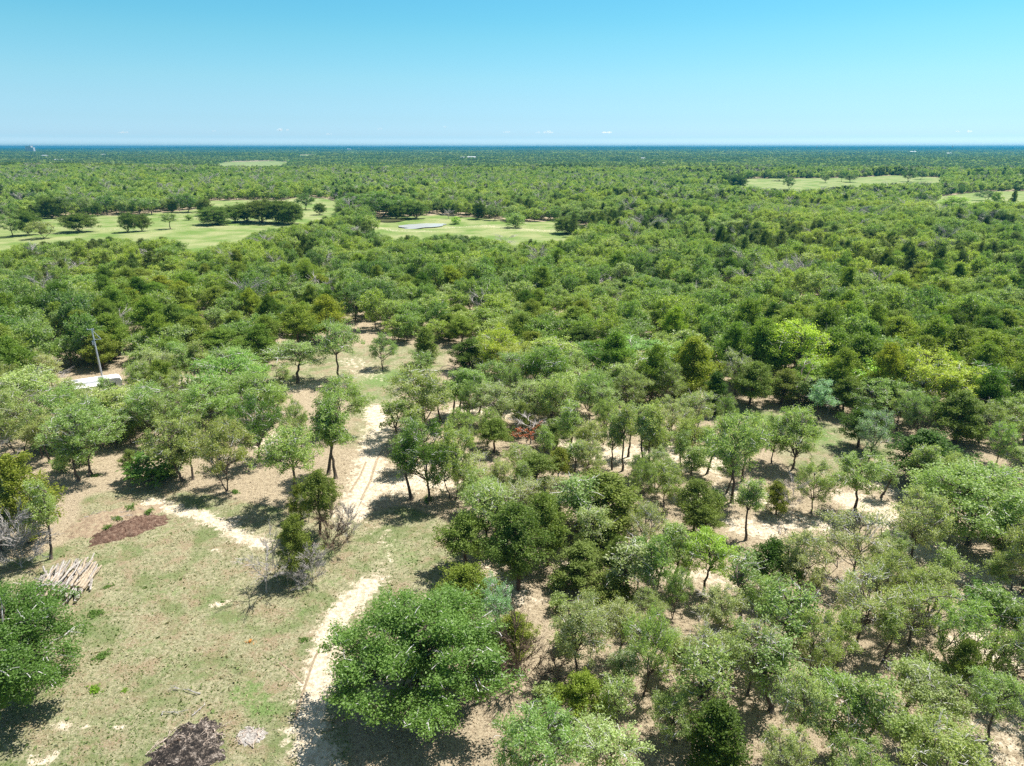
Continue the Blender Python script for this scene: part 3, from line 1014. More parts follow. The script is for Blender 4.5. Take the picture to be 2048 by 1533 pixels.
# rust-coloured sprays of the dead cedar
RUST = leafmat('rust_foliage', (.30, .075, .03), (.45, .14, .05), trans=.2)
def add_spray(owner_label, m, n, hz, spread):
    o = [q for q in COL.objects if q.get('label') == owner_label][0]
    rng = np.random.default_rng(5)
    C = np.column_stack([rng.normal(-.6, 1.3, n), rng.normal(-.2, .9, n), rng.uniform(hz[0], hz[1], n)])
    V, F, r = leaves(rng, C, 26, spread, .11)
    me = npmesh('dead_foliage', V, [F], [m], face_attr={'rnd': r})
    link('dead_foliage', me, o)
add_spray('dead cedar with rust-coloured foliage in mid picture', RUST, 16, (2.2, 5.6), .22)

# ------------------------------------------------------------------ the closed wood
EDGE_X = [-400, 0, 200, 340, 450, 560, 700, 800, 900, 1000, 1200, 1400, 1500, 1650, 1750, 1900, 2500]
EDGE_Y = [720, 712, 700, 636, 632, 690, 648, 690, 700, 728, 765, 765, 795, 818, 850, 856, 880]
def vnoise(x, y, s, seed):
    a = np.random.default_rng(seed).uniform(0, 6.28, 8)
    x = x / s; y = y / s
    return (np.sin(x + a[0] + 1.3 * np.sin(y * .7 + a[1])) + np.sin(y * 1.1 + a[2] + 1.4 * np.sin(x * .8 + a[3])) + .6 * np.sin(2.1 * x + 1.7 * y + a[4]) + .5 * np.sin(3.3 * y - 2.6 * x + a[5])) / 3.1

def scatter(y0, y1, step, rng, side=1.0):
    """jittered rows of tree spots in the wedge the camera can see, and somewhat beside it"""
    out = []
    y = y0
    while y < y1:
        w = 22 + y * .82 * side
        n = int(2 * w / step)
        xs = -w + (np.arange(n) + .5) * 2 * w / n + rng.normal(0, step * .30, n)
        yy = y + rng.normal(0, step * .30, n)
        out.append(np.stack([xs, yy], 1))
        y += step * .9
    return np.concatenate(out)

rng = np.random.default_rng(77)
spots = scatter(78, 1150, 5.9, rng)
x, y = spots[:, 0], spots[:, 1]
z = height(x, y)
px, py = PX(x, y, z)
ok = py < np.interp(px, EDGE_X, EDGE_Y)
EDGE2 = np.interp(px, [-400, 480, 560, 640, 900, 1000, 1100, 1400, 1480, 2500], [900, 880, 830, 770, 740, 790, 830, 810, 800, 900])
ok |= (py < EDGE2) & (rng.random(len(x)) < .85)
Hs = rng.uniform(5.4, 10.6, len(x)) * (1 + .24 * vnoise(x, y, 24, 5))
Ws = rng.uniform(6.2, 11.0, len(x)) * np.where(y > 300, 1.12, 1.0)
for k, poly in FIELDS.items():
    for fr in (0, .5, 1.0):
        a, b = PX(x, y, z + Hs * fr)
        ok &= ~inpoly(a, b, poly)
for poly in OPEN:
    for fr in (0, .55):
        a, b = PX(x, y, z + Hs * fr)
        ok &= ~inpoly(a, b, poly)
hp = np.array([(t[0], t[1], t[2]) for t in TREES])
for hx, hy, hw in hp:
    ok &= np.hypot(x - hx, y - hy) > max(2.5, hw * .42 + 1.0)
ok &= (y < 330) | (rng.random(len(x)) < .90)
# cedar patches
cn = vnoise(x, y, 38, 9)
pr_c = .13 + .35 * (cn > .25) + .3 * (cn > .6)
dark = [[(1400, 455), (1620, 478), (1900, 515), (2120, 540), (2120, 690), (1800, 625), (1560, 562), (1430, 520)], [(1380, 690), (2048, 690), (2048, 860), (1480, 830)], [(0, 560), (260, 560), (240, 720), (0, 720)],
        [(430, 640), (900, 560), (1000, 690), (700, 700)], [(560, 440), (1180, 470), (1180, 500), (560, 520)], [(700, 395), (1300, 440), (1300, 470), (1000, 430), (700, 425)]]
for poly in dark: pr_c = np.where(inpoly(px, py, poly), np.maximum(pr_c, .60 if poly[0][0] >= 1380 else .26), pr_c)
light = [[(950, 480), (1400, 500), (1560, 570), (1790, 635), (1600, 720), (900, 640)], [(1100, 425), (2120, 425), (2120, 500), (1800, 490), (1450, 452)], [(0, 335), (1300, 335), (1300, 400), (0, 400)]]
for poly in light: pr_c = np.where(inpoly(px, py, poly), pr_c * .35, pr_c)
isC = rng.random(len(x)) < pr_c
isB = (~isC) & (rng.random(len(x)) < .06)
dist = np.hypot(x, y)
# cedars are narrower
Ws = np.where(isC, Ws * .72, Ws)
order = np.argsort(dist)
vis = np.abs(px - 1024) < 1080
# young trees between the old ones of the thinned wood
yr = random.Random(19)
def young():
    TRK = [gpts(SAND[k_][0]) for k_ in (0, 1, 2, 3, 5)]
    rg = np.random.default_rng(91); q = scatter(38, 118, 4.2, rg); n = 0
    for (a, b) in q[np.argsort(q[:, 1])]:
        u, v = PX(a, b, float(height(a, b)))
        if u > 2130 or u < -60 or v > 1620 or v < 700 or (v > 1150 and u < 1050): continue
        if u < 930 and (v > 965 or vnoise(a, b, 6, 48) < .05): continue
        if u >= 930 and (v < 790 or (v < 985 and yr.random() < .45)): continue
        if min(float(dist_poly(a, b, q_)) for q_ in TRK) < 2.2: continue
        if any(inpoly(u, v, poly) for poly in OPEN): continue
        if abs(u - 1062) < 75 and 880 < v < 990: continue
        if vnoise(a, b, 9, 44) < -.1: continue
        if any((t[0] - a) ** 2 + (t[1] - b) ** 2 < (1.0 + t[2] * .22) ** 2 for t in TREES): continue
        k = yr.choice(['young0', 'young1', 'young0', 'slim0', 'slim1', 'oak3', 'cedar2', 'shrub']); H = yr.uniform(4.5, 8.0); tone = yr.choice('mmgmn')
        if k[0] == 'c': H *= .75
        if k == 'shrub': H *= .35
        tint = TINTS[tone][0]; j = yr.uniform(.9, 1.1)
        plant(k, float(a), float(b), H, H * (1.1 if k == 'shrub' else yr.uniform(.42, .60)), None, tuple(t * j for t in tint), 'young trees of the thinned wood', lean=(yr.uniform(-.05, .05), yr.uniform(-.05, .05)), rng=yr, tone=tone); n += 1
    print('young', n)
young()
n_oak = sum(1 for t in TREES if t[3] == 'oak_tree'); n_ced = sum(1 for t in TREES if t[3] == 'cedar_tree')
stuff = []
autorng = random.Random(4)
for i in order:
    if not ok[i]: continue
    single = False
    if vis[i] and dist[i] < 420:
        if isB[i]: single = dist[i] < 260
        elif isC[i]: single = n_ced < 298
        else: single = n_oak < 299
    if single:
        if isB[i]: k = 'bare%d' % autorng.randrange(3); tone = 'm'
        elif isC[i]: k = 'cedar%d' % autorng.randrange(4); tone = autorng.choice('mmmodn'); n_ced += 1
        else:
            k = 'oak%d' % autorng.randrange(NO); tone = autorng.choice('mmmmggynd'); n_oak += 1
            if tone == 'm' and vnoise(x[i], y[i], 30, 21) > .3: tone = 'y'
        tint, word = TINTS[tone]
        g_ = 1.16 if k[0] == 'o' else 1.22
        j = [g_ * autorng.uniform(.9, 1.1), g_ * autorng.uniform(.92, 1.08), autorng.uniform(.85, 1.05)]
        grp = {'o': 'oaks of the closed wood', 'c': 'cedars of the closed wood', 'b': 'leafless trees of the closed wood'}[k[0]]
        plant(k, float(x[i]), float(y[i]), float(Hs[i]), float(Ws[i]) * (.8 if isB[i] else 1), None, tuple(a * b for a, b in zip(tint, j)), grp, rng=autorng, tone=tone)
    else:
        stuff.append((x[i], y[i], z[i] - .15, Ws[i], Hs[i], 2 if isB[i] else int(isC[i]), dist[i]))
print('oaks', n_oak, 'cedars', n_ced, 'stuff', len(stuff))

autolabels()

# low-detail kinds for the mass of the wood, placed by geometry nodes on one point cloud
lib = bpy.data.collections.new('wood_kinds')      # not linked to the scene
LIB = []
def lib_add(me, w, h):
    o = bpy.data.objects.new('kind_%02d' % len(LIB), me); lib.objects.link(o); LIB.append((w, h)); return len(LIB) - 1
def joined(tr, lf, tw, leaf_m, bark_m, twig_m, name):
    V = [np.concatenate(tr.V)]; F = [np.concatenate(tr.F)]; mi = [np.ones(len(F[0]))]; n = len(V[0])
    if lf is not None:
        V.append(lf[0]); F.append(lf[1] + n); mi.append(np.zeros(len(lf[1]))); n += len(lf[0])
    if tw.n:
        V.append(np.concatenate(tw.V)); f = np.concatenate(tw.F) + n; F.append(f); mi.append(np.full(len(f), 2))
    r = np.concatenate([np.full(len(F[0]), .5)] + ([lf[2]] if lf is not None else []) + ([np.full(len(F[-1]), .5)] if tw.n else []))
    return npmesh(name, np.concatenate(V), [np.concatenate(F)], [leaf_m, bark_m, twig_m], np.concatenate(mi), False, {'rnd': r})
KO, KC, KB = [], [], []
for i in range(6):
    KO.append(lib_add(joined(*oak(600 + i, H=9, W=7.5, nl=19, pts=12, nleaf=20, lsize=.16, spread=.28, base=.14, twig=.5), FAR_OAK, BARK, TWIG, 'wood_oak'), 8.6, 9.0))
for i in range(4):
    KC.append(lib_add(joined(*cedar(620 + i, nb=34, nleaf=14, lsize=.14, per=5, base=.1, spread=.26), FAR_CEDAR, CBARK, CBARK, 'wood_cedar'), 5.6, 8.0))
KB.append(lib_add(joined(*bare(630, fine=.018), FAR_OAK, DEAD, DEAD, 'wood_bare'), 5.0, 6.0))
KO2, KC2 = [], []
for i in range(5):
    KO2.append(lib_add(joined(*oak(640 + i, H=9, W=7.5, base=.08, nl=12, pts=6, nleaf=15, lsize=.30, spread=.42, twig=.2), FAR_OAK, BARK, TWIG, 'wood_oak_far'), 8.6, 9.0))
for i in range(3):
    KC2.append(lib_add(joined(*cedar(650 + i, nb=18, nleaf=6, lsize=.40, per=3, base=.05, spread=.3), FAR_CEDAR, CBARK, CBARK, 'wood_cedar_far'), 5.6, 8.0))
# patches of far canopy, 80 m square
KP = []
for i in range(4):
    r_ = np.random.default_rng(660 + i)
    V = []; R = []; M = []
    for gx in np.arange(-40, 40, 7.4):
        for gy in np.arange(-40, 40, 7.4):
            c = np.array([gx + r_.normal(0, 2.2), gy + r_.normal(0, 2.2), 0]); hh = r_.uniform(6.0, 11.0); ww = r_.uniform(3.0, 4.6)
            ced = r_.random() < .72
            n = 78
            d = r_.normal(0, 1, (n, 3)); d[:, 2] = np.abs(d[:, 2]) * 1.1 - .35; d /= np.linalg.norm(d, axis=1)[:, None]
            p = c + np.array([0, 0, hh * .62]) + d * np.array([ww * (.7 if ced else 1), ww * (.7 if ced else 1), hh * .40])
            v, f, r = leaves(r_, p, 1, .15, .80, up=.4)
            V.append(v); R.append(np.clip(r * .5 + r_.random() * .6, 0, 1)); M.append(np.full(n, int(ced)))
    V = np.concatenate(V); R = np.concatenate(R); F = np.arange(len(V)).reshape(-1, 4)
    KP.append(lib_add(npmesh('wood_patch', V, [F], [FAR_OAK, FAR_CEDAR], np.concatenate(M), False, {'rnd': R}), 80, 9))

pts = []
for (xx, yy, zz, w, h, t, d) in stuff:
    if t == 2: k = KB[0]
    elif d < 520: k = (KO, KC)[t][rng.integers((6, 4)[t])]
    else: k = (KO2, KC2)[t][rng.integers((5, 3)[t])]
    lw, lh = LIB[k]
    pts.append((xx, yy, zz, w / lw, w / lw, h / lh, rng.uniform(0, 6.283), k))
def patches(y0, y1, step, scale):
    y = y0
    while y < y1:
        w = 150 + y * .80
        n = int(2 * w / step)
        for i in range(n):
            xx = -w + (i + .5) * 2 * w / n + rng.normal(0, step * .12); yy = y + rng.normal(0, step * .12)
            zz = float(height(xx, yy))
            a, b = PX(xx, yy, zz); a2, b2 = PX(xx, yy, zz + 9)
            if any(inpoly(a, b, p) or inpoly(a2, b2, p) or inpoly(a, b - 1.0, p) for p in FIELDS.values()): continue
            k = KP[rng.integers(4)]
            pts.append((xx, yy, zz - .4, scale, scale, rng.uniform(.85, 1.2) * (1 + .12 * float(vnoise(xx, yy, 300, 3))), rng.integers(4) * math.pi / 2, k))
        y += step
patches(1185, 4200, 78, 1.0)
patches(4280, 15500, 155, 2.0)
pts = np.array(pts)
me = bpy.data.meshes.new('woodland')
me.vertices.add(len(pts)); me.vertices.foreach_set('co', pts[:, :3].astype(np.float32).ravel())
a = me.attributes.new('scl', 'FLOAT_VECTOR', 'POINT'); a.data.foreach_set('vector', pts[:, 3:6].astype(np.float32).ravel())
a = me.attributes.new('rot', 'FLOAT', 'POINT'); a.data.foreach_set('value', pts[:, 6].astype(np.float32))
a = me.attributes.new('knd', 'INT', 'POINT'); a.data.foreach_set('value', pts[:, 7].astype(np.int32))
wood = link('woodland', me)
tag(wood, 'mass of oak and cedar woodland reaching from the near wood to the horizon', 'woodland', kind='stuff')
ng = bpy.data.node_groups.new('wood_scatter', 'GeometryNodeTree')
ng.interface.new_socket('Geometry', in_out='INPUT', socket_type='NodeSocketGeometry')
ng.interface.new_socket('Geometry', in_out='OUTPUT', socket_type='NodeSocketGeometry')
gi = ng.nodes.new('NodeGroupInput'); go = ng.nodes.new('NodeGroupOutput')
ci = ng.nodes.new('GeometryNodeCollectionInfo'); ci.inputs['Collection'].default_value = lib
ci.inputs['Separate Children'].default_value = True; ci.inputs['Reset Children'].default_value = True
iop = ng.nodes.new('GeometryNodeInstanceOnPoints'); iop.inputs['Pick Instance'].default_value = True
def named(n, t):
    q = ng.nodes.new('GeometryNodeInputNamedAttribute'); q.data_type = t; q.inputs['Name'].default_value = n
    return q.outputs['Attribute']
cx_ = ng.nodes.new('ShaderNodeCombineXYZ')
ng.links.new(gi.outputs[0], iop.inputs['Points']); ng.links.new(ci.outputs[0], iop.inputs['Instance'])
ng.links.new(named('knd', 'INT'), iop.inputs['Instance Index'])
ng.links.new(named('rot', 'FLOAT'), cx_.inputs[2]); ng.links.new(cx_.outputs[0], iop.inputs['Rotation'])
ng.links.new(named('scl', 'FLOAT_VECTOR'), iop.inputs['Scale'])
ng.links.new(iop.outputs[0], go.inputs[0])
md = wood.modifiers.new('scatter', 'NODES'); md.node_group = ng
print('instances', len(pts))

# ------------------------------------------------------------------ simple materials
def plain(name, col, rough=.6, metal=0.0, vary=.15, scale=8):
    m, nt, pr = newmat(name)
    tc = nd(nt, 'ShaderNodeTexCoord')
    nz = noise(nt, scale, 4, .6, tc.outputs['Object'])
    c = mixc(nt, ramp(nt, nz, [(.35, (0, 0, 0)), (.65, (1, 1, 1))]), tuple(v * (1 - vary) for v in col), tuple(min(1, v * (1 + vary)) for v in col))
    nt.links.new(c, pr.inputs['Base Color']); pr.inputs['Roughness'].default_value = rough; pr.inputs['Metallic'].default_value = metal
    return m

# ------------------------------------------------------------------ log pile
LOGM = [barkmat('pale_log', (.22, .20, .18), (.46, .425, .385), 5), barkmat('tan_log', (.24, .19, .135), (.44, .365, .275), 5), barkmat('grey_log', (.14, .125, .11), (.34, .31, .28), 5)]
ENDM = plain('cut_wood', (.55, .40, .24), .9, 0, .2, 20)
lr_ = np.random.default_rng(31)
LOGS = []
LR_ = (.075, .09, .11, .10, .13, .07, .085, .10, .08)
for i in range(9):
    L = (2.6, 3.2, 3.8, 4.4, 3.4, 2.9, 4.8, 3.6, 4.1)[i]; r = (.075, .09, .11, .10, .13, .07, .085, .10, .08)[i]
    mb = MB(); p = curve((-L / 2, 0, 0), (L / 2, 0, 0), 8, 0, lr_, .014)
    mb.tube(p, np.linspace(r * 1.15, r * .72, 8) * lr_.uniform(.93, 1.07, 8), 8, cap=False)
    me_ = mb.mesh('log', LOGM[i % 3], True)
    eb = MB()
    for e_, rr_ in ((0, r * 1.12), (7, r * .70)):
        d_ = -.004 if e_ == 0 else .004
        a_ = np.arange(8) * math.pi / 4
        v = np.stack([np.full(8, p[e_][0] + d_), p[e_][1] + np.cos(a_) * rr_, p[e_][2] + np.sin(a_) * rr_], 1)
        eb.add(v, [[0, 1, 2, 3], [0, 3, 4, 7], [4, 5, 6, 7]])
    LOGS.append((me_, eb.mesh('cut_end', ENDM), L))
c0 = P(134, 1165)
A = P(92, 1205); B_ = P(160, 1105)
main = math.atan2(B_[1] - A[1], B_[0] - A[0])
for i in range(150):
    u, v = lr_.uniform(-1, 1), lr_.uniform(-1, 1)
    while u * u + v * v > 1: u, v = lr_.uniform(-1, 1), lr_.uniform(-1, 1)
    lx = c0[0] + u * 2.5 + v * .3; ly = c0[1] + v * 2.6 - .6
    top = 1.2 * (1 - (u * u + v * v) * .85)
    lz = .10 + top * (i / 150) ** .8
    k = lr_.integers(9)
    me_, ee, L = LOGS[k]
    o = bpy.data.objects.new('log', me_); COL.objects.link(o)
    o.location = (lx, ly, c0[2] + lz)
    o.rotation_euler = (lr_.uniform(0, 6.28), lr_.normal(0, .07), main + lr_.normal(0, .11) + (lr_.random() < .05) * lr_.uniform(.4, 1.0))
    o.rotation_mode = 'XYZ'
    sc = lr_.uniform(.85, 1.15); o.scale = (sc, sc, sc)
    where = ('top' if lz > .75 else 'left flank' if u < -.45 else 'right flank' if u > .45 else 'far end' if v > .35 else 'near end' if v < -.35 else 'middle layers')
    tag(o, '%s %s %s log lying %s in the %s of the log pile' % ('thick' if LR_[k] > .095 else 'thin', 'long' if L * sc > 3.9 else 'short' if L * sc < 3.0 else 'medium', ('pale', 'tan', 'grey')[k % 3], 'askew' if abs(o.rotation_euler[2] - main) > .3 else 'lengthwise', where), 'log', 'logs of the log pile')
    q = link('cut_end', ee, o)

# ------------------------------------------------------------------ mounds
def mound(name, cpx, rx, ry, h, rot, mat, label, cat, seed, jag=.12):
    c = P(*cpx)
    n = 46; rg = np.random.default_rng(seed)
    g = np.linspace(-1.15, 1.15, n)
    U, Vv = np.meshgrid(g, g)
    a = rg.uniform(0, 6.28, 6)
    ang = np.arctan2(Vv, U)
    edge = 1 + .07 * np.sin(13 * ang + a[5]) + .05 * np.sin(21 * ang + a[4]) + .12 * np.sin(2 * ang + a[0]) + .09 * np.sin(3 * ang + a[1]) + .05 * np.sin(7 * ang + a[2])
    rr_ = np.hypot(U, Vv) / edge
    Z = np.clip(1 - rr_, 0, 1) ** .8 * h * (1 + .25 * np.sin(3 * U + a[3]) * np.cos(2.6 * Vv + a[4])) + rg.normal(0, jag * h, U.shape) * (rr_ < .96) - .12 * (rr_ > 1)
    X = U * rx; Y = Vv * ry
    x_ = X * math.cos(rot) - Y * math.sin(rot) + c[0]; y_ = X * math.sin(rot) + Y * math.cos(rot) + c[1]
    z_ = height(x_, y_) + Z
    z_ = np.where(rr_ > 1, height(x_, y_) - .1, z_)
    V = np.stack([x_ - c[0], y_ - c[1], z_ - c[2]], -1).reshape(-1, 3)
    ii = (np.arange(n - 1)[:, None] * n + np.arange(n - 1)[None]).ravel()
    F = np.stack([ii, ii + 1, ii + n + 1, ii + n], 1)
    keep = (rr_.ravel()[F] < 1.08).any(1)
    F = F[keep]; used, inv = np.unique(F, return_inverse=True)
    o = link(name, npmesh(name, V[used], [inv.reshape(-1, 4)], [mat], smooth=True), loc=c)
    return tag(o, label, cat)

def speckmat(name, cols, scale=3.0):
    m, nt, pr = newmat(name)
    geo = nd(nt, 'ShaderNodeNewGeometry')
    a = noise(nt, scale, 5, .75, geo.outputs['Position']); b = noise(nt, scale * 5, 3, .8, geo.outputs['Position'])
    s_ = math_(nt, 'ADD', math_(nt, 'MULTIPLY', a, .6), math_(nt, 'MULTIPLY', b, .4))
    n = len(cols)
    c = ramp(nt, s_, [(.38 + .24 * i / (n - 1), cols[i]) for i in range(n)])
    nt.links.new(c, pr.inputs['Base Color']); pr.inputs['Roughness'].default_value = .95; pr.inputs['Specular IOR Level'].default_value = .1
    bp = nd(nt, 'ShaderNodeBump'); bp.inputs['Strength'].default_value = 1; bp.inputs['Distance'].default_value = .12
    nt.links.new(b, bp.inputs['Height']); nt.links.new(bp.outputs[0], pr.inputs['Normal'])
    return m
MULCH = speckmat('mulch', [(.075, .045, .034), (.15, .09, .065), (.33, .24, .18)])
CHAR = speckmat('charred_wood', [(.012, .011, .011), (.018, .016, .016), (.028, .024, .022), (.07, .058, .05), (.22, .18, .15), (.42, .38, .34)], 1.6)
ASH = speckmat('grey_ash', [(.16, .14, .13), (.38, .35, .32), (.60, .57, .53)], 1.8)
REDB = speckmat('old_brush_earth', [(.20, .14, .10), (.33, .25, .17), (.42, .36, .24)], 2)
mound('old_mulch_bank', (226, 1040), 4.6, 2.9, .6, .5, REDB, 'low bank of old brush and weeds on the back of the mulch mound', 'mound', 3)
mound('mulch_mound', (262, 1058), 4.0, 2.0, .85, .62, MULCH, 'low mound of reddish brown wood mulch at the field edge', 'mound', 4)
mound('burn_heap', (376, 1502), 2.9, 2.3, .45, .75, CHAR, 'flat heap of charred black and brown debris at the bottom of the field', 'burn heap', 5)
mound('ash_heap', (502, 1472), 1.0, .9, .16, .4, ASH, 'small pale grey ash heap right of the charred burn heap', 'ash heap', 6)

# sticks on and around the heaps
STK = barkmat('stick_wood', (.30, .22, .17), (.55, .47, .40), 5)
STD = barkmat('burnt_stick', (.05, .038, .03), (.20, .13, .09), 5)
def sticks(n, cpx, sx, sy, rot, zr, lab, grp, mats, Lr, seed, cat='stick', ring=False):
    rg = np.random.default_rng(seed); c = P(*cpx)
    for i in range(n):
        a = rg.uniform(0, 6.28); r = rg.uniform(.8, 1.1) if ring else rg.uniform(0, 1) ** .5
        X = math.cos(a) * r * sx; Y = math.sin(a) * r * sy
        x_ = c[0] + X * math.cos(rot) - Y * math.sin(rot); y_ = c[1] + X * math.sin(rot) + Y * math.cos(rot)
        L = rg.uniform(*Lr)
        mb = MB(); mb.tube(curve((-L / 2, 0, 0), (L / 2, 0, rg.uniform(0, .12) * L), 5, .03, rg, .10), np.linspace(.032, .012, 5), 5)
        if rg.random() < .6: mb.tube(curve((0, 0, .02), (L * .35, L * rg.uniform(-.3, .3), L * .12), 4, .03, rg, .08), np.linspace(.018, .008, 4), 4)
        o = link('stick', mb.mesh('stick', mats[i % len(mats)]), loc=(x_, y_, float(height(x_, y_)) + zr * max(0, 1 - r) + .03))
        o.rotation_euler = (0, rg.normal(0, .08), rg.uniform(0, 6.28))
        sx_ = 'left' if X < -sx * .33 else 'right' if X > sx * .33 else 'middle'
        tag(o, '%s %s, %s part, %s' % ('short' if L < sum(Lr) / 2 else 'long', lab, sx_, 'far side' if Y > 0 else 'near side'), cat, grp)
sticks(26, (372, 1496), 2.3, 1.9, .75, .45, 'stick lying on or against the charred burn heap', 'sticks round the charred burn heap', [STK, STD, STK], (.5, 1.8), 8, ring=False)
sticks(26, (372, 1490), 2.3, 1.9, .75, .1, 'pale stick poking from the rim of the charred burn heap', 'sticks at the rim of the charred burn heap', [STK], (.5, 1.6), 9, ring=True)
sticks(20, (505, 1475), 1.0, .9, .4, .15, 'pale stick lying on the small grey ash heap', 'sticks on the grey ash heap', [STK], (.4, 1.1), 10)
sticks(24, (235, 1040), 3.6, 2.0, .5, .55, 'grey stick lying on the old bank of the mulch mound', 'sticks on the mulch mound', [DEAD], (.6, 1.8), 11)

def fallen(cpx, L, rot, label, seed, mat=DEAD, nb=7, name='fallen_branch'):
    rg = np.random.default_rng(seed); c = P(*cpx); mb = MB()
    p = curve((-L / 2, 0, .08), (L / 2, 0, .12), 8, .03, rg, .10); mb.tube(p, np.linspace(.05, .012, 8), 6)
    for i in range(nb):
        j = rg.integers(2, 7); e = p[j] + np.array([rg.uniform(.2, .9), rg.uniform(-.8, .8), rg.uniform(.0, .35)]) * L * .28
        mb.tube(curve(p[j], e, 5, .05, rg, .10), np.linspace(.024, .008, 5), 4)
    o = link(name, mb.mesh(name, mat), loc=c); o.rotation_euler = (0, 0, rot)
    tag(o, label, 'branch')
fallen((372, 1383), 2.6, 2.9, 'pale fallen branch with forked twigs on the grass above the burn heap', 1)
fallen((350, 1428), 1.8, .2, 'thin pale fallen branch between the forked branch and burn heap', 2, nb=4)
fallen((398, 1422), 1.2, 1.1, 'short pale fallen twig right above the burn heap', 3, nb=3)
fallen((190, 1030), 2.2, .7, 'grey fallen branch on the left of the mulch mound', 4)
fallen((1900, 1200), 2.6, .3, 'grey fallen branch beside the white sandy road', 5)
fallen((1560, 1060), 2.2, 1.3, 'grey fallen branch on pale sand in the right half', 6)
fallen((850, 955), 2.4, 1.0, 'thin grey fallen branch on the sand of the track bend', 7)

# weeds: bright tufts in the field
WEED = leafmat('weed_leaves', (.075, .155, .022), (.17, .28, .055), trans=.35)
def tuftmesh(seed, W, H, n, ls=.07):
    rg = np.random.default_rng(seed)
    C = np.column_stack([rg.normal(0, W * .26, n), rg.normal(0, W * .20, n), rg.uniform(.02, H, n)])
    V, F, r = leaves(rg, C, 16, .09, ls)
    V[:, 2] = np.maximum(V[:, 2], .01)
    return npmesh('weed_clump', V, [F], [WEED], face_attr={'rnd': r})
TM = [tuftmesh(40 + i, 1.6, .22, 34) for i in range(4)]
weeds = [(193, 1228, 1.5, 'round bright green weed clump just below the log pile'), (203, 1314, 1.4, 'round green weed clump right of the left foreground oak'), (190, 1380, 1.3, 'brightest lime green weed clump in the lower left field'),
         (215, 1175, .9, 'small green weed clump at the right foot of the log pile'), (250, 1382, .6, 'tiny green weed clump right of the lime green clump'), (608, 1281, 1.0, 'green weed clump beside the left edge of the sandy track'),
         (300, 1030, 1.4, 'green weeds on the right of the mulch mound top'), (235, 1045, 1.3, 'green weeds on the middle of the mulch mound'), (215, 1062, 1.1, 'green weeds on the lower left of the mulch mound'),
         (262, 1022, 1.5, 'green weeds along the back of the mulch mound'), (445, 1205, .5, 'small green weed on the sand patch below the field dead trees'), (855, 1000, 1.6, 'green weeds round the foot of the straight-trunked oak'),
         (190, 952, 1.2, 'green weeds at the foot of the pale-trunked oak'), (512, 1474, .4, 'tiny green weed growing in the grey ash heap'), (470, 985, 1.4, 'green weeds at the foot of the leaning two-stemmed oak')]
for i, (a, b, w, lb) in enumerate(weeds):
    c = P(a, b); up = .42 if 'mulch' in lb else 0
    o = link('weed_clump', TM[i % 4], loc=(c[0], c[1], c[2] + up)); o.scale = (w * .7, w * .55, w * .45); o.rotation_euler = (0, 0, i * 1.3)
    if 'lime' in lb: o.color = (1.5, 1.5, .6, 1)
    tag(o, lb, 'weeds', 'green weed clumps')
ORNG = leafmat('orange_petals', (.60, .25, .04), (.75, .38, .10), trans=.2)
rg = np.random.default_rng(3); C = np.column_stack([rg.normal(0, .16, 14), rg.normal(0, .10, 14), rg.uniform(.03, .2, 14)])
V, F, r = leaves(rg, C, 9, .06, .045)
tag(link('orange_weed', npmesh('orange_weed', V, [F], [ORNG], face_attr={'rnd': r}), loc=P(501, 1286)), 'small orange tuft alone on the grass left of the sandy track', 'weeds')

# ------------------------------------------------------------------ short grass and litter of the clearing (real blades)
def grass():
    rg = np.random.default_rng(8); n = 150000
    y_ = 26 + (rg.random(n) ** 1.35) * 60; x_ = rg.uniform(-1, 1, n) * (12 + y_ * .78)
    gp = gpts(GRASS)
    inside = inpoly(x_, y_, gp)
    keep = inside | (rg.random(n) < .25)
    for q_, lo in ((0, 1.3), (5, 1.1), (1, 2.0), (6, .9)): keep &= rg.random(n) < sm(lo * .4, lo * 1.5, dist_poly(x_, y_, gpts(SAND[q_][0])) + .5 * vnoise(x_, y_, .6, 65))
    dens = .5 + .5 * vnoise(x_, y_, 1.1, 61)
    keep &= rg.random(n) < dens + .15
    x_, y_, ins = x_[keep], y_[keep], inside[keep]; n = len(x_)
    C = np.stack([x_, y_, height(x_, y_) + .03], 1)
    V, F, r = leaves(rg, C, 1, .02, .075, up=.1)
    big = np.repeat((rg.random(n) < .10) * 1.1 * np.clip(.6 + vnoise(x_, y_, 2.0, 66), 0, 2) + 1, 4)[:, None]; V = np.repeat(C, 4, axis=0) + (V - np.repeat(C, 4, axis=0)) * big
    gmix = vnoise(x_, y_, 4.5, 62) + .6 * vnoise(x_, y_, 1.3, 63) + rg.normal(0, .35, n)
    mi = np.where(~ins, 2, np.where(gmix > .10, 1, 0))
    G0 = leafmat('dry_grass', (.20, .18, .09), (.44, .39, .24), trans=.2); G1 = leafmat('green_grass', (.085, .135, .03), (.20, .26, .085), trans=.3); G2 = leafmat('leaf_litter', (.12, .075, .05), (.42, .31, .21), trans=.1)
    tag(link('grass', npmesh('grass', V, [F], [G0, G1, G2], mi, face_attr={'rnd': r})), 'short dry and green grass blades over the clearing', 'grass', kind='stuff')
grass()

